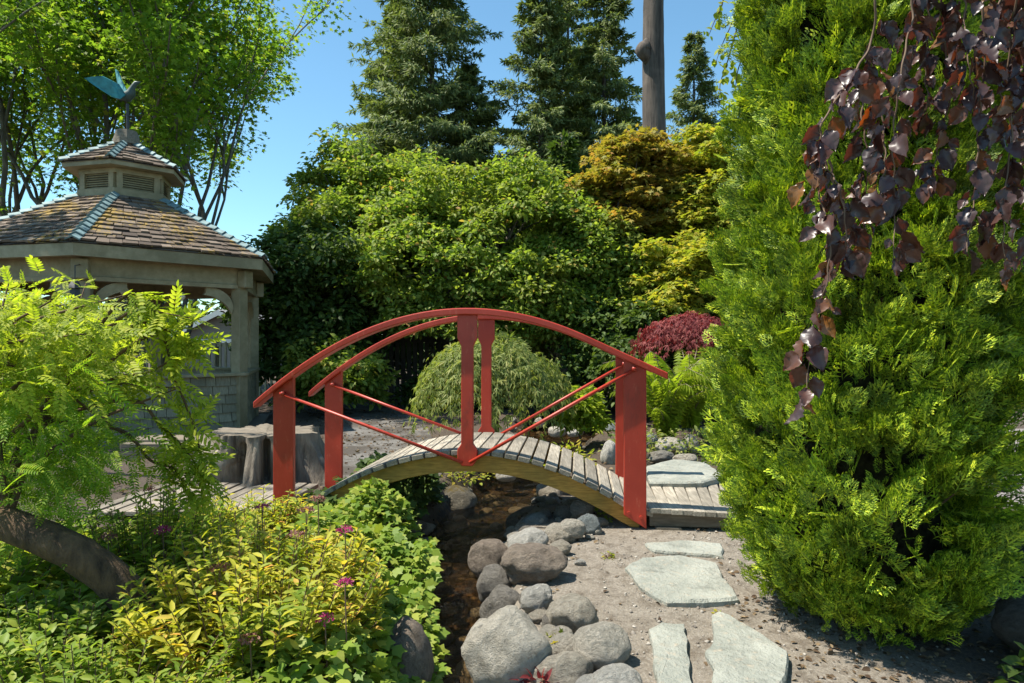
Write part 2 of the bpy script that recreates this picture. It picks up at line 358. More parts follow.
# gravel path winding to the back fence, paved terrace at the far right
def sheet(name, left, right, mat, dz=.012, n=40):
    L = spline(left, n); Rr = spline(right, n); V = []; Fs = []
    for i in range(n + 1):
        for k in range(9):
            q = L[i] + (Rr[i] - L[i]) * (k / 8); V.append((q[0], q[1], H(q[0], q[1]) + dz))
    for i in range(n):
        for k in range(8): Fs.append((i * 9 + k, i * 9 + k + 1, i * 9 + 10 + k, i * 9 + 9 + k))
    return tag(link(name, mesh_np(name, V, Fs, True), mat), kind='structure')
m, n, b = newmat('shade_mottled_gravel'); g = coords(n)
t = noise_tex(n, 1.6, 5, .65, g); t2 = noise_tex(n, 45, 5, .75, g)
c = ramp(n, [(.3, (.065, .06, .055)), (.7, (.24, .225, .205))], t2.outputs[0]).outputs[0]
c = mixc(n, c, (.05, .04, .03), ramp(n, [(.40, (0, 0, 0)), (.54, (.85,) * 3)], t.outputs[0]).outputs[0])  # dark blotches: mulch mixed in, plus tree shade and dapples painted on
n.links.new(c, b.inputs['Base Color']); b.inputs['Roughness'].default_value = .95; bump(n, b, t2.outputs[0], .7, .02); M['gravel'] = m
sheet('gravel_path', [(-1.75, 6.3, 0), (-2.0, 7.5, 0), (-2.6, 10, 0), (-3.6, 15, 0)], [(-.75, 6.3, 0), (-.75, 7.5, 0), (-1.2, 10, 0), (-2.2, 15, 0)], M['gravel'])
m, n, b = newmat('pale_paving'); g = coords(n)
t2 = noise_tex(n, 20, 6, .7, g)
c = ramp(n, [(.3, (.14, .12, .11)), (.7, (.24, .21, .19))], t2.outputs[0]).outputs[0]
n.links.new(c, b.inputs['Base Color']); b.inputs['Roughness'].default_value = .9; bump(n, b, t2.outputs[0], .3, .01); M['paving'] = m
sheet('paved_terrace', [(3.6, 5.6, 0), (3.9, 8, 0), (4.2, 10.5, 0)], [(9.5, 5.0, 0), (10, 8, 0), (10.5, 10.5, 0)], M['paving'])

# ------------------------------------------------------------------ bridge
th = math.asin(-.095)
UD = np.array([math.cos(th), math.sin(th), 0]); VD = np.array([-math.sin(th), math.cos(th), 0]); ZD = np.array([0, 0, 1.0])
BC = np.array([-.322, 5.0, 0])
def B(u, v, z): return BC + UD * u + VD * v + ZD * z
def zdeck(u): return .555 - .277 * u * u if u < 1.15 else .555 - .277 * 1.3225 - (u - 1.15) * .30
def zrail(u): return 1.592 - .27 * u * u if u < .85 else 1.592 - .27 * .7225 - (u - .85) * .459
bridge = empty('garden_bridge', tuple(BC), 'red arched wooden footbridge with curved handrails crossing the stream', 'footbridge')
mb = MB(); u = -1.50
while u < 1.285:
    wd = .098; um = u + wd / 2; z0 = zdeck(um); sl_ = (zdeck(u + wd) - zdeck(u)) / wd
    t_ = UD + ZD * sl_; t_ /= np.linalg.norm(t_); nn_ = np.cross(t_, VD)
    o0 = rnd.uniform(-.012, .012)
    mb.box(B(um, .5 + o0, z0 - .018), (wd / 2 - .006, .505, .018), (t_, VD, nn_)); u += wd
mb.build('deck', M['deck'], bridge, bevel=.004)
def arc_beam(v0, v1, top, dz, u0, u1, zf, n=40):
    mb = MB(); V = []
    for i in range(n + 1):
        u = u0 + (u1 - u0) * i / n; z = zf(u) + top
        for (v, z_) in ((v0, z - dz), (v1, z - dz), (v1, z), (v0, z)): V.append(B(u, v, z_))
    Fs = [(i * 4 + k, i * 4 + (k + 1) % 4, i * 4 + 4 + (k + 1) % 4, i * 4 + 4 + k) for i in range(n) for k in range(4)]
    Fs += [(3, 2, 1, 0), tuple(n * 4 + k for k in range(4))]
    mb.add(V, Fs); return mb
for v in (.03, .88): arc_beam(v, v + .06, -.038, .125, -1.42, 1.24, zdeck).build('stringer', M['stringer'], bridge, bevel=.004)
for v in (-.085, .965): arc_beam(v, v + .12, .0, .048, -1.60, 1.43, zrail).build('handrail', M['red'], bridge, bevel=.007)
def post_profile(u0, ztop, prof, v0, t=.042, tilt=0.0):
    poly = [B(u0 + a, v0, z) for a, z in prof]; mb = MB(); mb.prism(poly, VD * t); return mb
for v in (-.045, 1.003):
    for (uc, zb0, zb1) in ((-1.385, -.06, .0), (1.205, .117, .022)):
        a = .079
        prof = [(-a, zb0), (a, zb1), (a, zrail(uc + a) - .046), (-a, zrail(uc - a) - .046)]
        p = post_profile(uc, 0, prof, v).build('post', M['red'], bridge, bevel=.005)
        for (a2, z2) in ((-.045, .135), (.04, .105)):
            bm2 = MB()
            if uc > 0 and v < 0: bm2.tube([B(uc + a2, v - .008, z2), B(uc + a2, v + .002, z2)], .012, 8); bm2.build('bolt', M['red'], p)
    zt = zrail(0) - .046
    prof = [(-.04, .445), (.04, .445), (.072, .49), (.072, .565), (.044, .605), (.044, 1.315), (.072, 1.375), (.072, zt), (-.072, zt), (-.072, 1.375), (-.044, 1.315), (-.044, .605), (-.072, .565), (-.072, .49)]
    post_profile(0, 0, prof, v).build('post', M['red'], bridge, bevel=.005)
for v in (-.062, .985):
    for (u0, z0, u1, z1) in ((-1.385, .963, -.03, .475), (1.20, 1.155, .02, .475)):
        mb = MB(); mb.tube([B(u0, v, z0), B(u1, v, z1)], .0125, 8); mb.tube([B(u0 - .02 * np.sign(u0), v - .006, z0 + .005), B(u0 + .012 * np.sign(u0), v - .006, z0 - .0)], .018, 8)
        mb.build('tie_rod', M['red'], bridge, True)
# right landing and left boardwalk
land = empty('landing', tuple(B(1.6, .5, 0)), 'grey plank landing at the bridge foot beside the clipped conifer', 'boardwalk')
mb = MB(); 
for i in range(8):
    u0 = 1.30 + i * .088; a = R(-1.2 * i)
    ud = UD * math.cos(a) + VD * math.sin(a); vd = VD * math.cos(a) - UD * math.sin(a)
    mb.box(B(u0 + .045, .5, .150 - .003 * i) + vd * rnd.uniform(-.01, .01), (.040, .54, .018), (ud, vd, ZD))
mb.build('plank_deck', M['deck'], land, bevel=.004)
for v in (.0, .93):
    mb = MB(); mb.box(B(1.64, v + .03, .08), (.33, .03, .048), (UD, VD, ZD)); mb.build('side_beam', M['oldwood'], land, bevel=.004)
    mb = MB(); mb.box(B(1.44, v + .02, -.01), (.09, .05, .04), (UD, VD, ZD)); mb.build('foot_block', M['oldwood'], land)
walk = empty('boardwalk', tuple(B(-2.0, .5, 0)), 'weathered plank walk leading left from the bridge past the stump', 'boardwalk')
mb = MB()
for i in range(14):
    u0 = -1.56 - i * .10; mb.box(B(u0, .5 + rnd.uniform(-.015, .015) - .010 * i, .055 + .01 * math.sin(i)), (.043, .50, .018), (UD, VD, ZD))
mb.build('plank_deck', M['walk'], walk, bevel=.004)
for v in (.15, .85):
    mb = MB(); mb.box(B(-2.2, v - .06, -.02), (.72, .03, .05), (UD, VD, ZD)); mb.build('side_beam', M['oldwood'], walk)

# ------------------------------------------------------------------ gazebo
GC = np.array([-6.036, 10.7, 0]); PH = -1.297
def hx(r, k, z, off=0.0): a = PH + k * math.pi / 3; return GC + np.array([r * math.cos(a), r * math.sin(a), z])
def ring(r0, r1, z0, z1, sides=range(6)):
    mb = MB()
    for k in sides: mb.hexa([hx(r1, k, z0), hx(r1, k + 1, z0), hx(r0, k + 1, z0), hx(r0, k, z0), hx(r1, k, z1), hx(r1, k + 1, z1), hx(r0, k + 1, z1), hx(r0, k, z1)])
    return mb
gaz = empty('gazebo', tuple(GC), 'taupe six-sided garden gazebo with cedar shingle roof and louvred cupola', 'gazebo')
ring(0.01, 2.35, -.10, .03).build('floor', M['oldwood'], gaz)
def shingled_roof(r0, z0, r1, z1, rows, name, parent):
    mb = MB()
    for k in range(6):
        A0, A1 = hx(r0, k, z0), hx(r0, k + 1, z0); C0, C1 = hx(r1, k, z1), hx(r1, k + 1, z1)
        up = (C0 + C1) / 2 - (A0 + A1) / 2; sl2 = np.linalg.norm(up); up /= sl2
        sd = (A1 - A0) / np.linalg.norm(A1 - A0); no = np.cross(sd, up)
        if no[2] < 0: no = -no
        mb.add([A0 - no * .02, A1 - no * .02, C1 - no * .02, C0 - no * .02], [(0, 1, 2, 3)])
        for i in range(rows):
            t0 = i / rows; q0 = A0 + (C0 - A0) * t0; q1 = A1 + (C1 - A1) * t0; L = np.linalg.norm(q1 - q0); x = 0; e = sl2 / rows
            t1 = min(1, (i + 1.35) / rows)
            p0 = A0 + (C0 - A0) * t1; p1 = A1 + (C1 - A1) * t1
            x = 0.0
            while x < L - .02:
                wd = min(rnd.uniform(.09, .2), L - x); 
                f0, f1 = (x + .004) / L, (x + wd - .004) / L
                j = rnd.uniform(-.03, .02); lift = rnd.uniform(.016, .036)
                a, b2 = q0 + (q1 - q0) * f0 - up * j, q0 + (q1 - q0) * f1 - up * (j + rnd.uniform(-.012, .012))
                d, c2 = p0 + (p1 - p0) * f0, p0 + (p1 - p0) * f1
                mb.hexa([a, b2, c2 - no * .012, d - no * .012, a + no * lift, b2 + no * lift, c2, d]); x += wd
    return mb.build(name, M['roof'], parent)
def ridge_caps(r0, z0, r1, z1, n, parent, wd=.16):
    for k in range(6):
        a, c2 = hx(r0, k, z0), hx(r1, k, z1); d = (c2 - a); L = np.linalg.norm(d); d /= L
        hz = np.array([d[0], d[1], 0]); hz /= np.linalg.norm(hz); s_ = np.cross(hz, ZD); up = np.cross(s_, d); up = up if up[2] > 0 else -up
        mb = MB()
        for i in range(n):
            p = a + d * L * i / n; q = a + d * L * (i + 1.12) / n
            h = .07
            for sg in (-1, 1):
                pe, qe = p + s_ * sg * wd * .5 - ZD * .045, q + s_ * sg * wd * .5 - ZD * .045
                pts = [p + up * (h - .022), pe + up * (h - .022), qe + up * (h - .045), q + up * (h - .045), p + up * h, pe + up * h, qe + up * (h - .03), q + up * (h - .03)]
                mb.hexa(pts if sg > 0 else [pts[3], pts[2], pts[1], pts[0], pts[7], pts[6], pts[5], pts[4]])
        mb.build('ridge_cap', M['copper'], parent)
roof = shingled_roof(2.45, 2.59, .68, 3.52, 13, 'roof', gaz)
ridge_caps(2.43, 2.59, .68, 3.52, 13, roof)
mb = ring(2.32, 2.42, 2.41, 2.565); mb.v += []; mb.build('fascia', M['gaz'], gaz)
ring(1.98, 2.36, 2.43, 2.45).build('soffit', M['gaz'], gaz)
ring(1.97, 2.10, 2.19, 2.43).build('beam', M['gaz'], gaz)
ring(1.95, 2.13, 2.13, 2.185).build('beam_trim', M['gaz'], gaz)
for k in range(6):
    a = PH + k * math.pi / 3; c2 = hx(2.03, k, 0); rd = np.array([math.cos(a), math.sin(a), 0]); tg = np.cross(ZD, rd)
    mb = MB(); mb.box(c2 + ZD * 1.08, (.075, .095, 1.05), (rd, tg, ZD)); po = mb.build('post', M['gaz'], gaz, bevel=.008)
    mb = MB(); mb.box(c2 + ZD * 2.27 + rd * .10, (.07, .10, .13), (rd, tg, ZD)); mb.build('corbel', M['gaz'], po, bevel=.02)
    for s_ in (1, -1):
        nx_ = hx(2.03, k + s_, 0); d = (nx_ - c2); d /= np.linalg.norm(d); pr = np.cross(d, ZD)
        prof = []
        for i in range(9):
            t = i / 8 * math.pi / 2; prof.append((.10 + .34 * (1 - math.cos(t)), 1.83 + .30 * math.sin(t)))
        outer = [(.10, 1.70)] + prof + [(.50, 2.13)]
        inner = [(.50, 2.06)] + [(.10 + .34 * (1 - math.cos(t)) + .10 * math.sin(t + .3), 1.76 + .26 * math.sin(t)) for t in [i / 8 * math.pi / 2 for i in range(8, -1, -1)]]
        poly = [c2 + d * x + ZD * z - pr * .03 for x, z in outer[1:] + inner]
        mb = MB(); mb.prism(poly, pr * .06); mb.build('bracket', M['gaz'], po)
for k in range(6):
    if k == 3: continue                                       # the way in, at the back
    mb = MB()
    A0, A1 = hx(2.03, k, 0), hx(2.03, k + 1, 0); d = A1 - A0; L = np.linalg.norm(d); d /= L; no = np.cross(d, ZD)
    mb.box((A0 + A1) / 2 + ZD * .44, (L / 2, .03, .40), (d, no, ZD))
    for rw in range(6):
        x = .03; z0 = .045 + rw * .132
        while x < L - .04:
            wd = min(rnd.uniform(.13, .24), L - .03 - x)
            jz = rnd.uniform(-.006, .006)
            q = A0 + d * (x + wd / 2) + no * (.050 + rnd.uniform(0, .006)) + ZD * (z0 + .07 + jz)
            ax = np.array([d, no, ZD]); tl = no * -.16 + ZD; tl /= np.linalg.norm(tl)
            mb.box(q, (wd / 2 - .004, .010, .070), (d, np.cross(tl, d), -tl)); x += wd
    wl = mb.build('wall_panel', M['gazsh'], gaz)
    mb = MB(); mb.box((A0 + A1) / 2 + ZD * .865 + no * .03, (L / 2 + .045, .10, .022), (d, no, ZD)); mb.build('sill', M['gaz'], wl, bevel=.006)
cup = ring(.55, .675, 3.46, 3.62).build('cupola', M['gaz'], gaz)
ring(.52, .66, 3.85, 3.922).build('top_frame', M['gaz'], cup)
for k in range(6):
    A0, A1 = hx(.625, k, 0), hx(.625, k + 1, 0); d = A1 - A0; L = np.linalg.norm(d); d /= L; no = np.cross(d, ZD)
    for s_ in (0, 1):
        mb = MB(); q = (A0, A1)[s_] + d * (.055 if s_ == 0 else -.055); mb.box(q + ZD * 3.74, (.04, .028, .122), (d, no, ZD)); mb.build('corner_board', M['gaz'], cup)
    mb = MB(); mb.box((A0 + A1) / 2 - no * .06 + ZD * 3.74, (L / 2 - .06, .008, .12), (d, no, ZD)); mb.build('vent_backing', M['darkmetal'], cup)
    mb = MB()
    for i in range(7):
        tl = no * .7 + ZD * -.7; mb.box((A0 + A1) / 2 + ZD * (3.64 + i * .034) - no * .006, (L / 2 - .095, .016, .004), (d, tl / np.linalg.norm(tl), np.cross(d, tl / np.linalg.norm(tl))))
    mb.build('louvre', M['gaz'], cup)
ring(.60, .87, 3.925, 3.995).build('eave', M['gaz'], cup)
cr = shingled_roof(.90, 4.005, .10, 4.44, 6, 'cupola_roof', cup)
ridge_caps(.885, 4.005, .12, 4.43, 6, cup, .12)
mb = MB(); mb.tube([GC + ZD * 4.42, GC + ZD * 4.50, GC + ZD * 4.64], [.20, .19, .15], 12); mb.build('finial_block', M['oldwood'], gaz)
# bird weathervane on top
wv = empty('weathervane', tuple(GC + ZD * 4.66), 'blue green copper flying bird weathervane on the gazebo peak', 'weathervane')
def gp(px, py, dy=0.0): return P(px, py, 10.7 + dy)
wv.location = tuple(gp(128, 128))
mb = MB(); mb.tube([gp(128, 132), gp(127.5, 104)], .022, 8); mb.tube([gp(122, 116), gp(134, 116)], .012, 6); mb.build('pole', M['darkmetal'], wv)
mb = MB(); mb.tube([gp(116, 98), gp(122, 97), gp(127, 97), gp(131, 93), gp(133, 87), gp(136, 83), gp(141, 82)], [.02, .055, .085, .07, .04, .035, .004], 10); mb.build('body', M['darkcopper'], wv, True)
def wing(pts, root_dy, tip_dy):
    mb = MB(); n = len(pts); poly = [gp(x, y, root_dy + (tip_dy - root_dy) * f) for x, y, f in pts]; mb.prism(poly, (0, .03, .01)); return mb
wing([(84, 78, 1), (93, 76.5, .8), (102, 76, .6), (110, 80, .4), (118, 84, .1), (125, 95, 0), (120, 99, .1), (112, 97, .3), (101, 90, .6), (92, 84, .85)], -.1, -.55).build('wing', M['birdcopper'], wv)
wing([(115, 69, 1), (118, 72, .8), (121, 80, .5), (127, 92, 0), (124, 97, 0), (120, 92, .2), (117, 82, .6)], .1, .5).build('wing', M['birdcopper'], wv)
# hanging bulbs and corner lantern
for (px, py, Y, lab) in ((124, 291, 9.6, 'bare bulb hanging under the gazebo beam nearer its front corner'), (182, 296, 9.9, 'bare bulb hanging under the gazebo beam midway to the bracketed corner post')):
    q = P(px, py, Y); bo = empty('pendant_bulb', tuple(q), lab, 'bulb', 'bulbs strung inside the gazebo')
    mb = MB(); mb.tube([q + ZD * .09, q + ZD * (2.15 - q[2])], .006, 6); mb.build('cord', M['darkmetal'], bo)
    mb = MB(); mb.tube([q + ZD * .05, q + ZD * .10], .024, 8); mb.build('socket', M['darkmetal'], bo)
    mb = MB(); mb.tube([q - ZD * .055, q - ZD * .045, q - ZD * .015, q + ZD * .02, q + ZD * .05], [.01, .035, .05, .042, .022], 12); mb.build('bulb', M['glassbulb'], bo, True)
q = P(75, 290, 8.35); la = empty('lantern', tuple(q), 'dark little lantern hanging at the near corner of the gazebo', 'lantern')
mb = MB(); mb.tube([q - ZD * .12, q + ZD * .02], [.07, .055], 6); mb.build('cage', M['darkmetal'], la)
mb = MB(); mb.tube([q + ZD * .02, q + ZD * .10, q + ZD * .13], [.10, .045, .02], 6); mb.build('cap', M['darkmetal'], la)
mb = MB(); mb.tube([q + ZD * .13, q + ZD * .30, hx(2.10, 0, 2.33)], .007, 6); mb.build('hook', M['darkmetal'], la)

# ------------------------------------------------------------------ fences and the far house
def picket_fence(p0, p1, h, label, gap=.03, wd=.10, mat='fence', rails=(.3, .8)):
    p0, p1 = np.array(p0, float), np.array(p1, float); d = p1 - p0; L = np.linalg.norm(d); d /= L; no = np.cross(d, ZD)
    fo = empty('fence', tuple((p0 + p1) / 2), label, 'fence')
    mb = MB(); x = 0
    while x < L:
        hh = h + rnd.uniform(-.015, .015); mb.box(p0 + d * (x + wd / 2) + ZD * hh / 2, (wd / 2, .011, hh / 2), (d, no, ZD)); x += wd + gap
    mb.build('pickets', M[mat], fo)
    mb = MB()
    for r in rails: mb.box((p0 + p1) / 2 + ZD * h * r - no * .035, (L / 2, .02, .045), (d, no, ZD))
    mb.build('rails', M[mat], fo)
    for i in range(int(L / 2.4) + 1): 
        mb = MB(); mb.box(p0 + d * min(L, i * 2.4) - no * .10 + ZD * (h + .03) / 2, (.05, .05, (h + .03) / 2), (d, no, ZD)); mb.build('post', M[mat], fo)
picket_fence((-3.9, 15.6, 0), (2.2, 16.2, 0), 1.72, 'dark picket fence half hidden behind the arched bridge rails', .035)
picket_fence((-9.5, 17.5, 0), (-4.2, 15.5, 0), 1.35, 'pale open baluster fence seen through the gazebo', .11, .06, 'gaz', (.12, .94))
ho = empty('house', (-12.6, 30, 0), 'grey house gable with white roof trim seen through the gazebo', 'house')
hxc, hy = (222 - 512) / F * 30, 30.0
za, ze = CZ + (341.5 - 314) / F * 30, CZ + (341.5 - 340) / F * 30
mb = MB(); hw = 2.3
poly = [(hxc - hw, hy, 0), (hxc + hw, hy, 0), (hxc + hw, hy, ze), (hxc, hy, za), (hxc - hw, hy, ze)]
mb.prism(poly, (0, 6, 0)); mb.build('wall', M['siding'], ho)
for s_ in (-1, 1):
    mb = MB(); a0 = np.array([hxc, hy - .35, za + .05]); a1 = np.array([hxc + s_ * (hw + .35), hy - .35, ze - .13]); mb.prism([a0, a1, a1 + ZD * .14, a0 + ZD * .14], (0, 6.6, 0)); mb.build('roof', M['houseroof'], ho)
    mb = MB(); mb.prism([a0 - ZD * .12, a1 - ZD * .12, a1 + ZD * .12, a0 + ZD * .12], (0, -.06, 0)); mb.build('trim_board', M['white'], ho)
mb = MB(); mb.box((hxc, hy - .05, ze - .05), (hw, .04, .09)); mb.build('band_board', M['white'], ho)

# ------------------------------------------------------------------ rocks
def rockmesh(seed, sub=4, rough=.16, flat=0.0):
    import bmesh
    bm = bmesh.new(); bmesh.ops.create_icosphere(bm, subdivisions=sub, radius=1)
    s = Vector((seed * 7.3, seed * 3.1, seed * 5.7))
    cuts = [(Vector((rnd.gauss(0, 1), rnd.gauss(0, 1), rnd.gauss(0, .7))).normalized(), rnd.uniform(.66, .95)) for _ in range(7)]
    for v in bm.verts:
        p = v.co.copy()
        for c_, d_ in cuts:
            e = p.dot(c_) - d_
            if e > 0: p -= c_ * e * (.72 + flat)
        r = 1 + rough * mnoise.noise(p * 1.1 + s) + rough * .5 * mnoise.noise(p * 3 + s) + .03 * mnoise.noise(p * 8 + s)
        v.co = p * r
    xs_ = [v.co.x for v in bm.verts]; ys_ = [v.co.y for v in bm.verts]; zs_ = [v.co.z for v in bm.verts]
    for v in bm.verts:
        v.co.x = (v.co.x - (max(xs_) + min(xs_)) / 2) * 2 / (max(xs_) - min(xs_)); v.co.y = (v.co.y - (max(ys_) + min(ys_)) / 2) * 2 / (max(ys_) - min(ys_)); v.co.z = (v.co.z - (max(zs_) + min(zs_)) / 2) * 2 / (max(zs_) - min(zs_))
    for f in bm.faces: f.smooth = True
    me = bpy.data.meshes.new('rock'); bm.to_mesh(me); bm.free(); return me
M['st_light'] = stonemat('light_granite', (.31, .28, .225), (.58, .53, .44))
M['st_tan'] = stonemat('tan_stone', (.25, .215, .165), (.54, .485, .39))
M['st_brown'] = stonemat('brown_stone', (.14, .108, .08), (.34, .275, .215))
M['st_dark'] = stonemat('damp_grey_stone', (.13, .115, .095), (.33, .30, .255), rough=.6)
M['st_blue'] = stonemat('blue_grey_stone', (.14, .16, .16), (.30, .33, .32))
M['st_white'] = stonemat('speckled_white_stone', (.34, .32, .28), (.64, .61, .54), spots=(.14, .15, .15), lichen=.4)
M['st_moss'] = stonemat('mossy_stone', (.09, .08, .055), (.22, .19, .14), moss=.9)
M['st_shade'] = stonemat('shade_darkened_stone', (.03, .026, .02), (.085, .075, .06), spots=(.12, .11, .09))  # retaining stones: the conifer's shade is put into this colour
M['st_wet'] = stonemat('wet_brown_stone', (.03, .024, .016), (.11, .085, .055), rough=.28, spec=.6)
nrock = [0]
def rock(x0, x1, y0, y1, mat, label, zb=0.0, dr=.8, roll=0.0, group=None, cat='boulder', name='boulder', rough=.16, sub=4, bury=.7, minflat=.35):
    cx, cy = (x0 + x1) / 2, (y0 + y1) / 2; Y = (CZ - zb) * F / (y1 - 341.5)
    for _ in range(12):
        W = (x1 - x0) * Y / F / 2; ay = W * dr
        Yc = Y
        zc0 = CZ - (cy - 341.5) / F * Yc; e = math.atan2(CZ - zc0, Yc); s = (y1 - y0) / 2 * Yc / F
        az = math.sqrt(max((s * 1.0) ** 2 - (ay * math.sin(e)) ** 2, (minflat * W) ** 2)) / math.cos(e)
        zc = zb + az * bury
        Y = .5 * Y + .5 * (CZ - zc) * F / (cy - 341.5)
    nrock[0] += 1
    me = rockmesh(nrock[0], sub, rough); o = link(name, me, M[mat])
    o.location = tuple(P(cx, cy, Y)); o.scale = (W, ay, az)
    if roll: o.rotation_euler = (0, R(roll), 0)
    return tag(o, label, cat, group)
rock(462, 552, 606, 706, 'st_light', 'largest pale boulder at the water edge with leaf shadows on it', zb=-.12, dr=.9, rough=.24)
rock(546, 600, 595, 636, 'st_tan', 'tan grey boulder leaning between the pale pebble and the dirt', zb=0, roll=14)
rock(573, 632, 624, 671, 'st_light', 'rounded grey tan boulder sitting on the dirt by the flagstones')
rock(500, 569, 542, 590, 'st_brown', 'big rough brown boulder in the middle of the bank stones', zb=-.02, rough=.3)
rock(519, 554, 585, 614, 'st_white', 'cream oblong stone tilted in front of the rough brown boulder', zb=.02, roll=-18)
rock(476, 514, 565, 607, 'st_dark', 'dark grey smooth boulder under the rough brown one at the water', zb=-.15)
rock(479, 524, 587, 630, 'st_dark', 'dark grey rounded boulder touching the largest pale boulder', zb=-.14)
rock(468, 511, 538, 580, 'st_brown', 'slanted brown slab-like boulder dipping into the stream', zb=-.18, roll=-35)
rock(507, 549, 529, 555, 'st_white', 'white speckled boulder behind the rough brown one', zb=-.02, roll=-8)
rock(547, 571, 527, 546, 'st_tan', 'small egg-shaped grey tan stone right of the white speckled one')
rock(559, 586, 519, 540, 'st_light', 'smooth pale oval stone at the top of the heap under the bridge', zb=.03)
rock(549, 572, 540, 557, 'st_tan', 'beige flat pebble resting on the dirt at the heap edge', cat='stone')
rock(521, 549, 512, 533, 'st_blue', 'blue grey boulder behind the white speckled one', zb=-.06)
rock(576, 600, 514, 538, 'st_blue', 'blue grey squat stone farthest right in the heap under the bridge')
rock(590, 643, 665, 700, 'st_white', 'pale boulder cut by the bottom of the view beside the flagstone')
rock(528, 594, 650, 700, 'st_tan', 'large flat grey boulder behind the small red plant', zb=-.06)
rock(542, 569, 614, 637, 'st_dark', 'small grey stone wedged between tan boulder and largest pale one', zb=-.02, cat='stone')
rock(533, 549, 606, 627, 'st_dark', 'dark small stone squeezed under the cream oblong one', zb=-.03, cat='stone')
rock(547, 567, 630, 647, 'st_tan', 'small sandy stone beside the yellow green weed', zb=0, cat='stone')
rock(574, 608, 674, 696, 'st_white', 'white low stone at the very bottom of the view', zb=0, cat='stone')
rock(433, 477, 486, 526, 'st_moss', 'mossy boulder with orange lichen on the left bank under the bridge', zb=-.34)
rock(536, 568, 482, 508, 'st_tan', 'tan upright boulder in the shade right under the bridge arch', zb=-.1)
rock(505, 543, 508, 533, 'st_brown', 'wet brown slab lying along the stream under the arch', zb=-.2, roll=-25)
rock(570, 595, 499, 520, 'st_dark', 'shaded grey stone stacked beneath the bridge stringer', zb=.05)
rock(553, 575, 505, 521, 'st_dark', 'shaded dark stone left of the stacked one beneath the stringer', zb=.0)
rock(378, 434, 622, 720, 'st_brown', 'tall brown boulder on the left bank below the trailing leaves', zb=-.2, dr=.9)
rock(574, 586, 559, 566, 'st_white', 'little white pebble alone on the dirt', cat='pebble', name='pebble', sub=3)
rock(655, 687, 437, 457, 'st_light', 'smooth pale oval boulder behind the landing slab', zb=.05)
rock(682, 700, 434, 456, 'st_light', 'pale upright boulder between the oval one and the conifer', zb=.05)
rock(643, 659, 433, 451, 'st_blue', 'grey boulder just right of the bridge post', zb=.05)
rock(648, 674, 450, 463, 'st_dark', 'low grey stone with a cracked edge above the slab', zb=.03)
rock(673, 697, 453, 466, 'st_tan', 'low tan stone wedged beside the slab near the conifer', zb=.03)
rock(696, 720, 426, 441, 'st_white', 'white boulder half hidden at the conifer edge', zb=.05)
rock(600, 619, 440, 470, 'st_white', 'white rough boulder standing left of the bridge post', zb=-.03)
rock(605, 621, 422, 438, 'st_blue', 'blue grey round stone by the pool behind the bridge post', zb=-.1)
rock(572, 590, 410, 425, 'st_tan', 'tan rounded stone at the back edge of the pool', zb=-.12)
rock(548, 566, 426, 438, 'st_light', 'pale stone in the middle of the pool rocks', zb=-.18)
rock(566, 584, 428, 437, 'st_white', 'white flat stone on the pool edge', zb=-.18)
rock(534, 545, 417, 428, 'st_tan', 'orange tan stone under the weeping green maple', zb=-.05)
rock(585, 602, 400, 418, 'st_dark', 'dark boulder at the head of the pool', zb=-.05)
rock(585, 602, 438, 450, 'st_wet', 'wet dark stone in front of the pool', zb=-.2)
rock(495, 518, 470, 482, 'st_light', 'pale stone on the stream bank seen under the arch', zb=-.15)
rock(450, 478, 462, 478, 'st_dark', 'grey stone in the shade under the bridge crown', zb=-.12)
rock(508, 522, 465, 475, 'st_white', 'white stone farther up the stream under the arch', zb=-.15)
# retaining stones at the lower right
rock(985, 1075, 545, 600, 'st_shade', 'flat retaining stone with shade painted into its colour, upper in the stack by the conifer', zb=.16, dr=.5, bury=1.0)
rock(988, 1085, 598, 660, 'st_shade', 'retaining stone with shade painted into its colour, lower in the stack by the conifer', zb=.03, dr=.5, bury=1.0)
# cobbles: countable, small, alike
kinds = [rockmesh(200 + i, 3, .14) for i in range(6)]
cm = ['st_tan', 'st_wet', 'st_brown', 'st_white', 'st_light', 'st_dark']
for me, k in zip(kinds, cm): me.materials.append(M[k])
def cobble(x, y, z, s, group, label, i):
    o = bpy.data.objects.new('cobble', kinds[i]); COL.objects.link(o); o.location = (x, y, z)
    o.scale = (s, s * rnd.uniform(.7, 1), s * rnd.uniform(.45, .75)); o.rotation_euler = (0, 0, rnd.uniform(0, 6.3)); tag(o, label, 'cobble', group)
for i in range(190):
    y = rnd.uniform(5.6, 12.5) if i < 125 else rnd.uniform(3.1, 5.6); sd = rnd.choice((-1, 1))
    x = sxc(y) + sd * swd(y) * rnd.uniform(.2, 1.25)
    s = rnd.uniform(.03, .085)
    cobble(x, y, H(x, y) + s * .25, s, 'cobbles along the stream', 'small water-worn cobble among many along the stream edge', rnd.choice((0, 1, 1, 2, 3, 4, 5)) if H(x, y) < -.1 else rnd.choice((0, 2, 4, 5)))
for i in range(90):
    q = G(rnd.uniform(500, 600), rnd.uniform(500, 545)) if i < 62 else G(rnd.uniform(515, 570), rnd.uniform(595, 655))
    s = rnd.uniform(.02, .045) if i % 3 else rnd.uniform(.045, .085); cobble(q[0], q[1], H(q[0], q[1]) + s * .3, s, 'filler stones between boulders', 'little stone filling gaps between the bank boulders', rnd.choice((0, 0, 3, 4, 4, 5)))

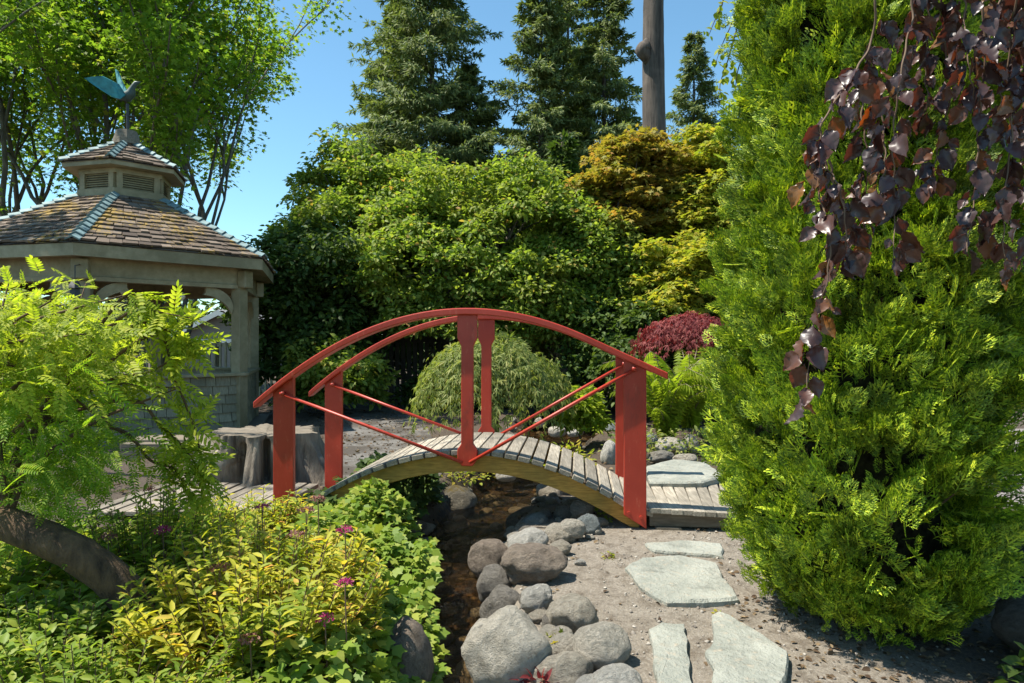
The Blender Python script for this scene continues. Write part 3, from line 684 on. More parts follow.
# loose grit on the trodden dirt (nobody could count it)
T_ = np.array([[1, 0, 0], [-1, 0, 0], [0, .8, 0], [0, -.8, 0], [0, 0, .6], [0, 0, -.6], [.6, .5, .3]]); TF_ = np.array([[0, 6, 4], [6, 2, 4], [2, 1, 4], [1, 3, 4], [3, 0, 4], [0, 3, 5], [2, 0, 5], [0, 2, 6]])
pos = np.stack([rng.uniform(.0, 2.6, 5200), 2.4 + 3.6 * rng.random(5200) ** 1.2, np.zeros(5200)], -1)
kd = dnoise(pos, 1.7, 9.0); pos = pos[(kd + rng.normal(size=5200) * .25 > -.05)]; pos[:, 2] = [H(x, y) + .003 for x, y in pos[:, :2]]
M['grit'] = leafmat('grit', [(0, (.14, .12, .10)), (.6, (.30, .27, .23)), (1, (.40, .37, .32))], trans=-.1, rough=.9, gain=1, warm=1)
tag(leafobj('gravel', [leaves(T_, TF_, pos, rdir(len(pos)) * [1, 1, .2], upish(len(pos), .3), .0035 + .011 * rng.random(len(pos)) ** 3)], M['grit']), kind='stuff')
M['litter'] = leafmat('litter', [(0, (.05, .03, .018)), (.6, (.12, .08, .045)), (1, (.26, .19, .11))], trans=0, rough=.9, gain=1, warm=1)
pos = np.stack([rng.uniform(-4.2, 2.6, 9000), rng.uniform(5.2, 15, 9000), np.zeros(9000)], -1); kd = dnoise(pos, .9, 4.0); pos = pos[kd + rng.normal(size=9000) * .2 > -.02]; pos[:, 2] = [H(x, y) + .018 for x, y in pos[:, :2]]
tag(leafobj('leaf_litter', [leaves(FOLD[0], FOLD[1], pos, rdir(len(pos)) * [1, 1, .15], upish(len(pos), .4), .045 * rng.uniform(.5, 1.4, len(pos)))], M['litter']), kind='stuff')
pos = np.concatenate([np.stack([rng.uniform(.2, 2.2, 260), rng.uniform(2.4, 5.0, 260), np.zeros(260)], -1), np.stack([rng.uniform(1.1, 3.2, 1300), rng.uniform(2.3, 3.6, 1300), np.zeros(1300)], -1)]); pos[:, 2] = [H(x, y) + .006 for x, y in pos[:, :2]]
tag(leafobj('leaf_litter', [leaves(FOLD[0], FOLD[1], pos, rdir(len(pos)) * [1, 1, .15], upish(len(pos), .35), .028 * rng.uniform(.4, 1.5, len(pos)))], M['litter']), kind='stuff')
# flagstones
M['flag'] = stonemat('green_grey_slate', (.19, .20, .17), (.36, .365, .315), spots=(.42, .34, .25), scale=3, lichen=.3)
def flag(pts, z, th_, label):
    q = [G(x, y, z) for x, y in pts]; c0 = sum(q) / len(q)
    fine = []
    for i in range(len(q)):
        a, b2 = q[i], q[(i + 1) % len(q)]; m_ = max(2, int(np.linalg.norm(b2 - a) / .035))
        for k in range(m_):
            p = a + (b2 - a) * k / m_; nv = mnoise.noise_vector(Vector((p[0] * 7, p[1] * 7, z))); nw = mnoise.noise_vector(Vector((p[0] * 28, p[1] * 28, z))); p = p + np.array([nv.x, nv.y, 0]) * .022 + np.array([nw.x, nw.y, 0]) * .008; fine.append(p)
    n_ = len(fine); mb = MB(); V = []
    rings = [(1.0, -th_), (1.012, -.012), (.975, 0.0), (.6, .003), (.25, .002)]
    for s, dz in rings:
        for p in fine:
            d = c0 + (p - c0) * s; V.append((d[0] - c0[0], d[1] - c0[1], dz + (.006 * mnoise.noise(Vector((d[0] * 9, d[1] * 9, z))) if dz > -.005 else 0)))
    V.append((0, 0, .002)); Fs = []
    for r in range(len(rings) - 1):
        for k in range(n_): Fs.append((r * n_ + k, r * n_ + (k + 1) % n_, (r + 1) * n_ + (k + 1) % n_, (r + 1) * n_ + k))
    for k in range(n_): Fs.append(((len(rings) - 1) * n_ + k, (len(rings) - 1) * n_ + (k + 1) % n_, len(V) - 1))
    mb.add(V, Fs); o = mb.build('flagstone', M['flag']); o.location = tuple(c0); tag(o, label, 'flagstone')
flag([(645, 543), (690, 540), (722, 543), (724, 556), (690, 553), (655, 550)], .035, .06, 'thin strip of flagstone right in front of the plank landing')
flag([(626, 566), (642, 557), (680, 554), (716, 562), (737, 597), (700, 600), (668, 600), (640, 584)], .04, .07, 'broad green grey flagstone below the bridge post with a dark front edge')
flag([(651, 629), (660, 622), (683, 624), (690, 650), (689, 690), (655, 692)], .035, .06, 'narrow upright flagstone between the boulders and the pinkish one')
flag([(712, 614), (720, 611), (733, 615), (789, 652), (787, 676), (770, 692), (718, 694), (709, 655)], .04, .06, 'large pinkish grey flagstone nearest the clipped conifer')
flag([(646, 466), (672, 459), (705, 462), (725, 475), (700, 482), (650, 482)], .20, .22, 'thick grey slab behind the plank landing')

# ------------------------------------------------------------------ stump
def stump():
    c0 = np.array([-2.42, 6.72, 0]); n_ = 220; V = []; Fs = []
    lob = [(R(a), wd, am) for a, wd, am in ((-150, .22, .24), (-118, .15, .17), (-84, .14, .17), (-52, .16, .18), (-20, .25, .24), (40, .3, .2), (110, .3, .2), (170, .25, .2))]
    zs_ = [-.06, .0, .04, .09, .14, .2, .26, .32, .37, .42, .45, .475]
    for j, z in enumerate(zs_):
        fl = max(0, 1 - z / .46) ** 1.5
        for k in range(n_):
            a = 2 * math.pi * k / n_ - math.pi; r = .45
            for la_, wd, am in lob:
                d = (a - la_ + math.pi) % (2 * math.pi) - math.pi; r += am * math.exp(-(d / wd) ** 2) * (.5 + 1.3 * fl)
            cv = Vector((math.cos(a), math.sin(a), 0))
            r += .05 * mnoise.noise(cv * 7 + Vector((0, 0, z * 2))) - .085 * abs(mnoise.noise(cv * 15 + Vector((0, 0, z * 1.5)))) - .04 * abs(mnoise.noise(cv * 34 + Vector((3, 0, z * 4)))) + .025 * mnoise.noise(cv * 40 + Vector((0, 0, z * 5)))
            for h0, h1, zl in ((-1.86, -1.62, .40), (-1.30, -1.12, .43), (-.85, -.62, .36)):
                if h0 < a < h1: r -= .17 * math.sin((a - h0) / (h1 - h0) * math.pi) ** .5 * (1 if .04 < z < zl else .15)
            zz = z + (.025 * mnoise.noise(cv * 5) if j == len(zs_) - 1 else 0)
            V.append((r * math.cos(a), r * math.sin(a), zz))
    for j in range(len(zs_) - 1):
        for k in range(n_): Fs.append((j * n_ + k, j * n_ + (k + 1) % n_, (j + 1) * n_ + (k + 1) % n_, (j + 1) * n_ + k))
    e = empty('tree_stump', tuple(c0), 'weathered grey tree stump with flaring roots beside the gazebo', 'stump')
    me = bpy.data.meshes.new('bark_side'); me.from_pydata(V, [], Fs); me.polygons.foreach_set('use_smooth', [True] * len(Fs))
    link('bark_side', me, M['stumpwood'], e, False)
    T = V[-n_:]; mb = MB(); V2 = [(x * .99, y * .99, z - .002) for x, y, z in T] + [(x * .5, y * .5, z - .01) for x, y, z in T] + [(0, 0, .46)]
    mb.add(V2, [(k, (k + 1) % n_, n_ + (k + 1) % n_, n_ + k) for k in range(n_)] + [(n_ + k, n_ + (k + 1) % n_, 2 * n_) for k in range(n_)])
    link('cut_top', mb.mesh('cut_top'), M['oldwood'], e, False)
    mb = MB(); p = [P(252, 448, 6.6), P(232, 455, 6.4), P(213, 471, 6.25), P(196, 487, 6.15), P(178, 503, 6.1)]; mb.tube(spline(p, 24), list(np.interp(np.linspace(0, 1, 25), [0, .25, .7, 1], [.05, .115, .10, .04])), 16, jit=.13)
    mb.build('root', M['stumpwood'], e, True)
stump()
mb = MB(); mb.box((-3.6, 7.9, .08), (.9, .07, .10)); mb.box((-3.6, 8.15, .19), (.9, .20, .02)); tag(mb.build('timber_step', M['oldwood'], None, bevel=.01), 'dark timber step along the gazebo wall behind the stump', 'step')

# ------------------------------------------------------------------ trees
def taper_tree(name, base, label, cat='tree', group=None): return empty(name, tuple(base), label, cat, group)
LIM = [1e9]
def grow(mb, p, d, L, r, depth, tips, spread=.5, up=.15, seg=4, nside=6, kids=(2, 3), shrink=.72):
    pts = [p]; q = p.copy(); d = d / np.linalg.norm(d)
    for i in range(seg):
        if q[0] > LIM[0]: d = d + np.array([-.6, 0, .1])
        d = d + rng.normal(size=3) * .10 + np.array([0, 0, up * .25]); d /= np.linalg.norm(d); q = q + d * L / seg; pts.append(q)
        if depth <= 1 and i >= 1: tips.append((q.copy(), d.copy(), depth))
    mb.tube(pts, list(np.linspace(r, r * .62, len(pts))), nside, cap=False)
    if depth == 0: tips.append((q, d, 0)); return
    for k in range(rnd.randint(*kids)):
        s_ = rng.normal(size=3); s_ -= d * np.dot(s_, d); s_ /= np.linalg.norm(s_)
        start = pts[rnd.randint(max(1, seg - 2), seg)]
        grow(mb, start.copy(), d + s_ * spread * rnd.uniform(.6, 1.3), L * shrink * rnd.uniform(.8, 1.15), r * .6, depth - 1, tips, spread, up, seg, max(4, nside - 1), kids, shrink)
def clump_leaves(cent, rad, per, T, size, spread=.6, flat=.5, droop=.25, out=None):
    """leaves in flattened clumps round each centre"""
    n = len(cent); c = np.repeat(cent, per, 0); rr = np.repeat(rad, per)
    off = rdir(len(c)) * (rng.random((len(c), 1)) ** .5) * rr[:, None]; off[:, 2] *= flat
    pos = c + off; pos[:, 2] -= droop * (off[:, 0] ** 2 + off[:, 1] ** 2) / np.maximum(rr, .05)
    nm = upish(len(c), spread) + .45 * nrm(off * np.array([1, 1, .6]))
    ax = nrm(off * np.array([1, 1, .3])) + rdir(len(c)) * .7 + np.array([0, 0, -.25])
    return leaves(T[0], T[1], pos, ax, nm, size * rng.uniform(.6, 1.25, len(c)))
def crown_tree(name, base, height, cen, rad, label, mat, nclump, per, T, size, csize=.5, trunks=1, cat='tree', group=None, barkm='bark', lump=.35, seed=0, shell=.55, hole=.0, flat=.5, r0=.12, spread=.6):
    base = np.array(base, float); cen = np.array(cen, float); rad = np.array(rad, float)
    e = empty(name, tuple(base), label, cat, group)
    d = rdir(nclump * 3); d = d[d[:, 2] > -.55][:nclump]
    rr = shell + (1 - shell) * rng.random(len(d)) ** .5
    lm = 1 + lump * dnoise(d * 1.0 + seed, 1.9, seed) * 1.6
    pts = cen + d * (rr * lm)[:, None] * rad
    pts = pts[pts[:, 2] > .15 + H0(pts[:, 0], pts[:, 1])]
    if hole:
        k = dnoise(pts, 1.1 / max(csize, .3), seed + 5); pts = pts[k > -.5 + hole]
    cs = csize * rng.uniform(.6, 1.3, len(pts))
    leafobj('crown', [clump_leaves(pts, cs, per, T, size, spread, flat)], mat, e)
    mb = MB()
    for t in range(trunks):
        a = 2 * math.pi * t / max(1, trunks) + seed; top = cen + np.array([math.cos(a) * rad[0] * .3 * (trunks > 1), math.sin(a) * rad[1] * .3 * (trunks > 1), rad[2] * .35])
        b0 = base + np.array([math.cos(a), math.sin(a), 0]) * .12 * (trunks > 1); b0[2] = H(b0[0], b0[1]) - .05
        mid = (b0 + top) / 2 + rng.normal(size=3) * .12 * np.linalg.norm(top - b0) * np.array([1, 1, .2])
        tp = spline([b0, mid, top], 10); mb.tube(tp, list(np.linspace(r0, r0 * .3, 11)), 8, jit=.05)
        for j in rng.choice(len(pts), min(len(pts), 22), replace=False):
            s_ = tp[rnd.randint(3, 9)]; m_ = (s_ + pts[j]) / 2 + np.array([0, 0, .12 * np.linalg.norm(pts[j] - s_)]) * rnd.uniform(-.3, 1)
            mb.tube(spline([s_, m_, pts[j]], 6), list(np.linspace(r0 * .3, r0 * .06, 7)), 5, cap=False)
    mb.build('trunk', M[barkm], e, True)
    return e
M['l_maple'] = leafmat('maple_leaf', [(0, (.05, .09, .012)), (.5, (.085, .14, .018)), (.85, (.125, .18, .022)), (1, (.17, .16, .03))], trans=.48, gain=2.0, warm=1.0)
M['l_dog'] = leafmat('dogwood_leaf', [(0, (.04, .08, .014)), (.55, (.085, .14, .024)), (.95, (.14, .19, .04)), (1, (.18, .10, .045))], gain=2.1, trans=.42, rough=.5, patch=((.12, .15, .03), .6))
M['l_dark'] = leafmat('dark_shrub_leaf', [(0, (.022, .045, .011)), (.6, (.04, .08, .016)), (1, (.07, .115, .025))], trans=.25, gain=1.5)
M['l_gold'] = leafmat('gold_maple_leaf', [(0, (.10, .12, .018)), (.5, (.15, .145, .024)), (.85, (.19, .15, .03)), (1, (.24, .12, .04))], trans=.4, tint=(1.15, 1.1, .5), patch=((.20, .145, .04), .5), pscale=.5, warm=1.05, gain=2.0)
M['l_goldgreen'] = leafmat('gold_green_leaf', [(0, (.09, .125, .018)), (.6, (.15, .17, .024)), (1, (.23, .19, .03))], trans=.4, gain=2.1, warm=1.1)
M['l_lace'] = leafmat('green_lace_leaf', gain=1.65, stops=[(0, (.07, .11, .03)), (.6, (.12, .17, .045)), (1, (.19, .22, .075))], trans=.35, rough=.5)
M['l_red'] = leafmat('red_lace_leaf', [(0, (.09, .018, .02)), (.6, (.16, .035, .035)), (1, (.22, .075, .06))], trans=.3, tint=(1.4, .6, .6), gain=1.6, warm=1)
M['l_fern'] = leafmat('fern_leaf', [(0, (.085, .14, .014)), (.6, (.13, .20, .02)), (1, (.19, .25, .03))], trans=.45)
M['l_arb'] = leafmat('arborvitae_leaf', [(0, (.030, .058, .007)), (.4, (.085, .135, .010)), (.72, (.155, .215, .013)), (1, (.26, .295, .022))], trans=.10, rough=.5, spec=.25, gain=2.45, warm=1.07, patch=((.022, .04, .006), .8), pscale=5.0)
M['core_dark'] = plainmat('dark_core_fill', (.022, .02, .009), .95, 0, .7, 25, 1.0, .1)  # colour of the light-blocking core added inside the arborvitae
M['l_fir'] = leafmat('conifer_leaf', [(0, (.045, .07, .024)), (.6, (.09, .125, .044)), (1, (.14, .17, .065))], trans=.2, rough=.6, gain=1.8, warm=1.1)
M['l_beech'] = leafmat('copper_beech_leaf', [(0, (.030, .020, .021)), (.45, (.052, .031, .028)), (.75, (.075, .036, .028)), (.9, (.11, .050, .024)), (1, (.18, .085, .02))], trans=.15, tint=(2.2, .9, .5), rough=.36, spec=.58, gain=1.2, warm=1.05)
M['l_wist'] = leafmat('feathery_leaf', [(0, (.075, .12, .012)), (.5, (.125, .19, .018)), (1, (.19, .24, .03))], trans=.45, warm=1.25, gain=2.15)
M['l_wistlow'] = leafmat('fine_feathery_leaf', [(0, (.055, .125, .010)), (.6, (.09, .16, .014)), (1, (.14, .20, .02))], trans=.45, warm=1.2, gain=2.2)
M['l_spirea'] = leafmat('gold_spirea_leaf', [(0, (.12, .15, .016)), (.45, (.21, .22, .025)), (.88, (.29, .27, .035)), (1, (.30, .16, .05))], trans=.42, tint=(1.15, 1.1, .45), patch=((.085, .14, .02), .95), pscale=4.0, warm=1.05, gain=2.15)
M['l_spgreen'] = leafmat('green_spirea_leaf', [(0, (.06, .11, .014)), (.6, (.115, .165, .022)), (1, (.19, .20, .03))], trans=.42, gain=2.1, warm=1.1)
M['l_ivy'] = leafmat('ivy_leaf', [(0, (.055, .12, .015)), (.6, (.095, .17, .022)), (1, (.16, .22, .04))], warm=1.3, trans=.3, rough=.5, spec=.25)
M['l_birch'] = leafmat('young_leaf', [(0, (.12, .18, .02)), (1, (.19, .24, .03))], trans=.5)
M['pink'] = leafmat('pink_flower', [(0, (.32, .03, .12)), (.6, (.48, .06, .20)), (1, (.60, .18, .32))], trans=.3, tint=(1.1, .8, .9), gain=1, warm=1)
M['faded'] = leafmat('faded_flower', [(0, (.20, .09, .07)), (.6, (.30, .15, .12)), (1, (.40, .22, .17))], trans=.25, tint=(1.1, .8, .8), gain=1, warm=1)

# the two big maples behind the gazebo and a third at the far left
def big_maple(base, stems, label, L0=4.5, size=.15, per=42, cs=.80, depth=3, zmin=2.7, lim=-5.6, ymin=0, zmax=99):
    LIM[0] = lim; base = np.array(base, float); e = empty('maple_tree', tuple(base), label, 'tree', 'maples behind the gazebo'); mb = MB(); tips = []
    for (dx, dy, dz, r) in stems:
        b0 = base + np.array([dx, dy, 0]) * .35; grow(mb, b0, np.array([dx, dy, dz]), L0 * rnd.uniform(.9, 1.1), r * .72, depth, tips, .46, .30, 5, 8, (2, 3), .80)
    mb.build('trunk', M['bark'], e, True)
    c = np.array([t[0] for t in tips]); c = c[(c[:, 2] > zmin) & (c[:, 1] > ymin) & (c[:, 2] < zmax)]
    leafobj('crown', [clump_leaves(c, cs * rng.uniform(.5, 1.2, len(c)), per, MAPLE, size, .55, .45, .3)], M['l_maple'], e)
big_maple((-9.0, 17.5, 0), [(-.15, .1, 1, .12), (.12, -.1, 1, .14), (.32, .15, 1, .11), (.22, .3, 1, .10), (.02, .3, 1, .1)], 'tall multi-stemmed green maple with bare lower stems right of the gazebo peak', per=48, L0=4.6, zmin=4.8)
big_maple((-10.6, 16.5, 0), [(-.3, 0, 1, .16), (.1, -.1, 1, .18), (.35, .1, 1, .14), (0, .3, 1, .12)], 'leafy green maple rising behind the gazebo peak', per=54)
big_maple((-13.8, 18.5, 0), [(-.25, 0, 1, .16), (.15, -.1, 1, .18), (.3, .2, 1, .14)], 'dense green maple at the left edge of the view behind the gazebo', per=46)
big_maple((-11.8, 9.0, 0), [(.2, -.05, 1, .16), (.1, .05, 1, .14)], 'maple left of the gazebo whose crown hangs over its roof above the view', per=26, zmin=6.6, lim=-6.6, L0=5.2, ymin=8.2, zmax=11.5)

# mid-distance broadleaf trees and shrubs
crown_tree('dogwood_tree', (-1.0, 14.8, 0), 5, (-.6, 14.6, 2.85), (2.7, 2.0, 2.35), 'broad bright green tree directly behind the red bridge handrail', M['l_dog'], 640, 120, FOLD, .115, .38, trunks=3, seed=1.3, lump=.3, shell=.6)
crown_tree('dogwood_tree', (-3.3, 16.3, 0), 6, (-3.2, 16.2, 3.35), (2.3, 1.9, 2.45), 'rounded yellow green tree between the gazebo and the broad tree', M['l_dog'], 500, 120, FOLD, .12, .40, trunks=2, seed=4.1, lump=.35, shell=.6)
crown_tree('dogwood_tree', (1.4, 14.4, 0), 5, (1.35, 14.2, 2.15), (1.6, 1.5, 1.8), 'lower dark green tree sloping down right of the bridge crown', M['l_dog'], 420, 105, FOLD, .11, .36, trunks=2, seed=7.7, lump=.3, shell=.6)
crown_tree('shrub', (-4.3, 13.6, 0), 3, (-4.2, 13.6, 1.7), (1.25, 1.2, 1.9), 'tall dark shrub against the right corner of the gazebo', M['l_dark'], 260, 80, FOLD, .13, .36, seed=2.2, cat='shrub', r0=.05)
crown_tree('shrub', (-3.2, 12.6, 0), 1.5, (-3.25, 12.6, .65), (.85, .8, .75), 'low leafy shrub beside the path left of the bridge rail', M['l_dog'], 120, 60, FOLD, .12, .28, seed=3.2, cat='shrub', r0=.03)
crown_tree('shrub', (-.5, 14.0, 0), 2, (-1.0, 13.9, .35), (1.2, .8, .5), 'dark low shrub at the foot of the picket fence', M['l_dark'], 160, 60, FOLD, .11, .3, seed=5.2, cat='shrub', r0=.03)
crown_tree('shrub', (2.4, 12.6, 0), 2, (2.2, 12.6, 1.0), (1.2, .9, 1.15), 'dark shrub in the shade behind the pool', M['l_dark'], 220, 70, FOLD, .12, .33, seed=6.2, cat='shrub', r0=.04)
crown_tree('golden_maple', (2.9, 15.2, 0), 6, (2.75, 14.7, 4.35), (1.45, 1.2, 1.35), 'golden orange maple crown in front of the tall bare trunk', M['l_gold'], 300, 95, MAPLE, .13, .34, trunks=2, seed=8.3, flat=.3, spread=.35)
crown_tree('golden_maple', (4.1, 14.6, 0), 6, (3.95, 14.3, 3.7), (1.1, 1.1, 1.9), 'gold green maple beside the clipped conifer, with thin bare stems', M['l_goldgreen'], 280, 90, MAPLE, .13, .34, trunks=3, seed=9.3, flat=.3, spread=.35)
crown_tree('golden_maple', (3.5, 13.2, 0), 4, (3.4, 13.0, 2.1), (1.05, 1.0, 1.3), 'lower yellow green maple above the red leaved mound', M['l_goldgreen'], 240, 80, MAPLE, .13, .36, trunks=2, seed=10.3, flat=.3, spread=.35)
crown_tree('shrub', (3.1, 11.2, 0), 1.5, (3.0, 11.2, .75), (.9, .7, .85), 'dark green shrub under the red leaved mound', M['l_dark'], 140, 60, FOLD, .10, .28, seed=11.1, cat='shrub', r0=.03)
crown_tree('shrub', (.92, 8.9, 0), 1, (.9, 8.9, .42), (.26, .26, .34), 'small bright green shrub just left of the right bridge post', M['l_fern'], 70, 26, LANCE, .10, .14, seed=12.1, cat='shrub', r0=.015)
crown_tree('shrub', (5.6, 11.5, 0), 1.5, (5.4, 11.5, .9), (1.5, 1.0, 1.1), 'dark shrub beyond the clipped conifer', M['l_dark'], 170, 60, FOLD, .12, .33, seed=13.1, cat='shrub', r0=.03)

# conifers
def conifer(base, h, rb, label, mat='l_fir', nb=170, dens=70, top=.2, sz=.42, r0=.25, droop=.24, name='conifer', group='tall conifers against the sky', start=.1, half=None):
    base = np.array(base, float); e = empty(name, tuple(base), label, 'conifer', group); mb = MB()
    mb.tube([base + ZD * -.1, base + ZD * h * .5, base + ZD * h], [r0, r0 * .6, .02], 9)
    P_, A_, N_ = [], [], []
    for i in range(nb):
        t = start + (1 - start) * (i + rnd.random()) / nb; z = h * t; a = rnd.uniform(0, 2 * math.pi); L = rb * (1 - t) ** .85 * rnd.uniform(.45, 1.15) + .25
        d = np.array([math.cos(a), math.sin(a), 0]); rise = rnd.uniform(.05, .5)
        end = base + ZD * z + d * L
        def q(s): return base + ZD * (z + rise * L * s - .75 * droop * L * s * s * (1.3 - .5 * t)) + d * L * s
        mb.tube([q(s) for s in (0, .35, .7, 1)], [.035 * (1.2 - t), .025 * (1.2 - t), .015, .006], 4, cap=False)
        n_ = int(dens * (.35 + L / rb))
        s = rng.uniform(.12, 1, n_) ** .75
        pos = np.array([q(x) for x in s]); side = np.cross(d, ZD); wv_ = (1.05 - s) * .33 * L + .06
        lat = rng.uniform(-1, 1, n_); pos += side * (lat * wv_)[:, None]; pos[:, 2] -= np.abs(lat) * wv_ * .25 + rng.random(n_) * .12
        ax = d * .55 + side * lat[:, None] * .7 + np.array([0, 0, -.35]) + rng.normal(size=(n_, 3)) * .4
        P_.append(pos); A_.append(ax); N_.append(upish(n_, .5) + d * .8)
    pos = np.concatenate(P_); ax = np.concatenate(A_); nm = np.concatenate(N_)
    T = np.array([[0, 0, 0], [.16, .38, .03], [.05, 1, -.05], [-.13, .45, .03]])
    leafobj('crown', [leaves(T, KITE[1], pos, ax, nm, sz * rng.uniform(.55, 1.25, len(pos)))], M[mat], e)
    mb.build('trunk', M['firbark'], e, True)
conifer(P(432, 341, 40) * [1, 1, 0], 31, 7.8, 'tallest dark conifer left of the gap in the sky', nb=430, dens=250, sz=.36)
conifer(P(398, 341, 43) * [1, 1, 0], 23, 6.6, 'shorter conifer on the left flank of the tallest one', nb=340, dens=220, sz=.36)
conifer(P(470, 341, 41) * [1, 1, 0], 18, 6.5, 'low conifer on the right flank of the tallest one', nb=260, dens=190, sz=.36)
conifer(P(541, 341, 38) * [1, 1, 0], 22.8, 5.4, 'left of three pointed conifers in the middle of the sky', nb=360, dens=200, sz=.34)
conifer(P(568, 341, 44) * [1, 1, 0], 27, 5.4, 'middle one of three pointed conifers, set a little behind', nb=350, dens=190, sz=.34)
conifer(P(604, 341, 39) * [1, 1, 0], 23.5, 5.6, 'right one of three pointed conifers, nearest the bare trunk', nb=360, dens=200, sz=.34)
conifer(P(694, 341, 44) * [1, 1, 0], 21.3, 5.0, 'small distant conifer right of the tall bare trunk', nb=280, dens=160, sz=.34)
conifer(P(562, 341, 24) * [1, 1, 0], 8.6, 1.2, 'little drooping conifer tip showing over the broad tree', 'l_dark', nb=110, dens=60, sz=.4, droop=1.1, r0=.12)
# tall bare trunk (its branches start far above the view)
tt = P(655, 341, 19) * [1, 1, 0]
e = empty('fir_tree', tuple(tt), 'tall bare brown fir trunk with a knot rising out of view', 'tree'); mb = MB()
zz = np.linspace(-.1, 30, 60); mb.tube([tt + ZD * z + np.array([.05 * math.sin(z * .5), 0, 0]) for z in zz], [max(.06, .40 - .011 * z + (.07 if z < .6 else 0)) for z in zz], 20, jit=.04)
mb.build('trunk', M['firbark'], e, True)
mb = MB()
q = P(646, 50, 18.8); mb.tube(spline([q + np.array([.05, .1, .35]), q + np.array([-.02, 0, .12]), q + np.array([-.10, -.02, .0]), q + np.array([0, .02, -.2]), q + np.array([.05, .1, -.4])], 10), [.05, .10, .14, .17, .19, .20, .19, .16, .13, .09, .04], 10, jit=.12)
mb.build('knot', M['firbark'], e, True)
pts = np.array([tt + np.array([math.cos(a) * r_, math.sin(a) * r_, z]) for a, r_, z in zip(rng.uniform(0, 6.3, 260), rng.uniform(.3, 3.2, 260), rng.uniform(17, 30, 260))])
leafobj('crown', [clump_leaves(pts, np.full(len(pts), .6), 26, KITE, .4, .7, .5)], M['l_fir'], e)
# far woods closing the gaps near the horizon
pts = np.stack([rng.uniform(-75, 75, 1500), rng.uniform(52, 62, 1500), rng.uniform(0, 1, 1500)], -1)
hh = 4.5 + 2.5 * np.array([mnoise.noise(Vector((x * .12, 0, 0))) for x in pts[:, 0]]); pts[:, 2] *= hh
tag(leafobj('far_woods', [clump_leaves(pts, np.full(len(pts), 1.6), 30, KITE, .8, .7, .7)], M['l_dark']), kind='stuff')
# hedge between the trees and the fence, filling the view behind the trunks
pts = np.stack([rng.uniform(-6.4, 16, 1150), 20.5 + rng.uniform(-.8, .8, 1150), rng.uniform(.1, 1, 1150)], -1); pts[:, 2] = pts[:, 2] ** .8 * (2.9 + .7 * np.array([mnoise.noise(Vector((x * .6, 4, 0))) for x in pts[:, 0]]))
he = tag(leafobj('hedge', [clump_leaves(pts, np.full(len(pts), .55), 34, KITE, .24, .7, .7)], M['l_dark']), 'dark leafy hedge behind the trees along the back of the garden', 'hedge')

# weeping mounds
def mound(name, base, rx, rz, z0, label, mat, n, size, strand=9):
    base = np.array(base, float); e = empty(name, tuple(base), label, 'shrub'); mb = MB()
    P_, A_, N_ = [], [], []
    for i in range(n):
        a = rnd.uniform(0, 2 * math.pi); t = rnd.random() ** .6; lum = 1 + .13 * mnoise.noise(Vector((math.cos(a) * 2.2 * t, math.sin(a) * 2.2 * t, z0)))
        t0 = max(.0, t - .30)
        for s in np.linspace(t0, t, strand):
            s2 = min(1, s); r = rx * s2 * lum; z = z0 + rz * math.sqrt(max(0.0, 1 - s2 ** 2.3)) * lum - rnd.random() * .05 - (.10 * rnd.random() if rnd.random() < .5 else 0)
            p = base + np.array([r * math.cos(a), r * math.sin(a), z]) + rng.normal(size=3) * .025
            P_.append(p); A_.append(np.array([math.cos(a) * (.8 - .5 * s2), math.sin(a) * (.8 - .5 * s2), -.35 - 1.2 * s2]) + rng.normal(size=3) * .5); N_.append(np.array([math.cos(a), math.sin(a), .8]) + rng.normal(size=3) * .5)
    T = np.concatenate([FOLD[0] * [.32, 1, .6], (FOLD[0] * [.25, .8, .6]) @ np.array([[.8, -.6, 0], [.6, .8, 0], [0, 0, 1]]), (FOLD[0] * [.25, .8, .6]) @ np.array([[.8, .6, 0], [-.6, .8, 0], [0, 0, 1]])])
    TF = np.concatenate([FOLD[1] + 8 * i for i in range(3)])
    leafobj('crown', [leaves(T, TF, np.array(P_), np.array(A_), np.array(N_), size * rng.uniform(.6, 1.3, len(P_)))], mat, e)
    for i in range(14):
        a = i * .45; q = [base + ZD * -.03, base + np.array([.1 * math.cos(a), .1 * math.sin(a), z0 + rz * .5]), base + np.array([rx * .5 * math.cos(a), rx * .5 * math.sin(a), z0 + rz * .8]), base + np.array([rx * .8 * math.cos(a), rx * .8 * math.sin(a), z0 + rz * .45])]
        mb.tube(spline(q, 8), list(np.linspace(.035, .008, 9)), 5, cap=False)
    mb.build('trunk', M['barkbrown'], e, True)
mound('weeping_maple', (-.23, 8.6, 0), 1.08, 1.22, .12, 'rounded weeping green lace-leaf maple framed by the bridge rails', M['l_lace'], 1500, .095)
mound('weeping_maple', (2.72, 10.2, 0), .95, .72, 1.0, 'dark red lace-leaf maple mound above the fern', M['l_red'], 800, .085)

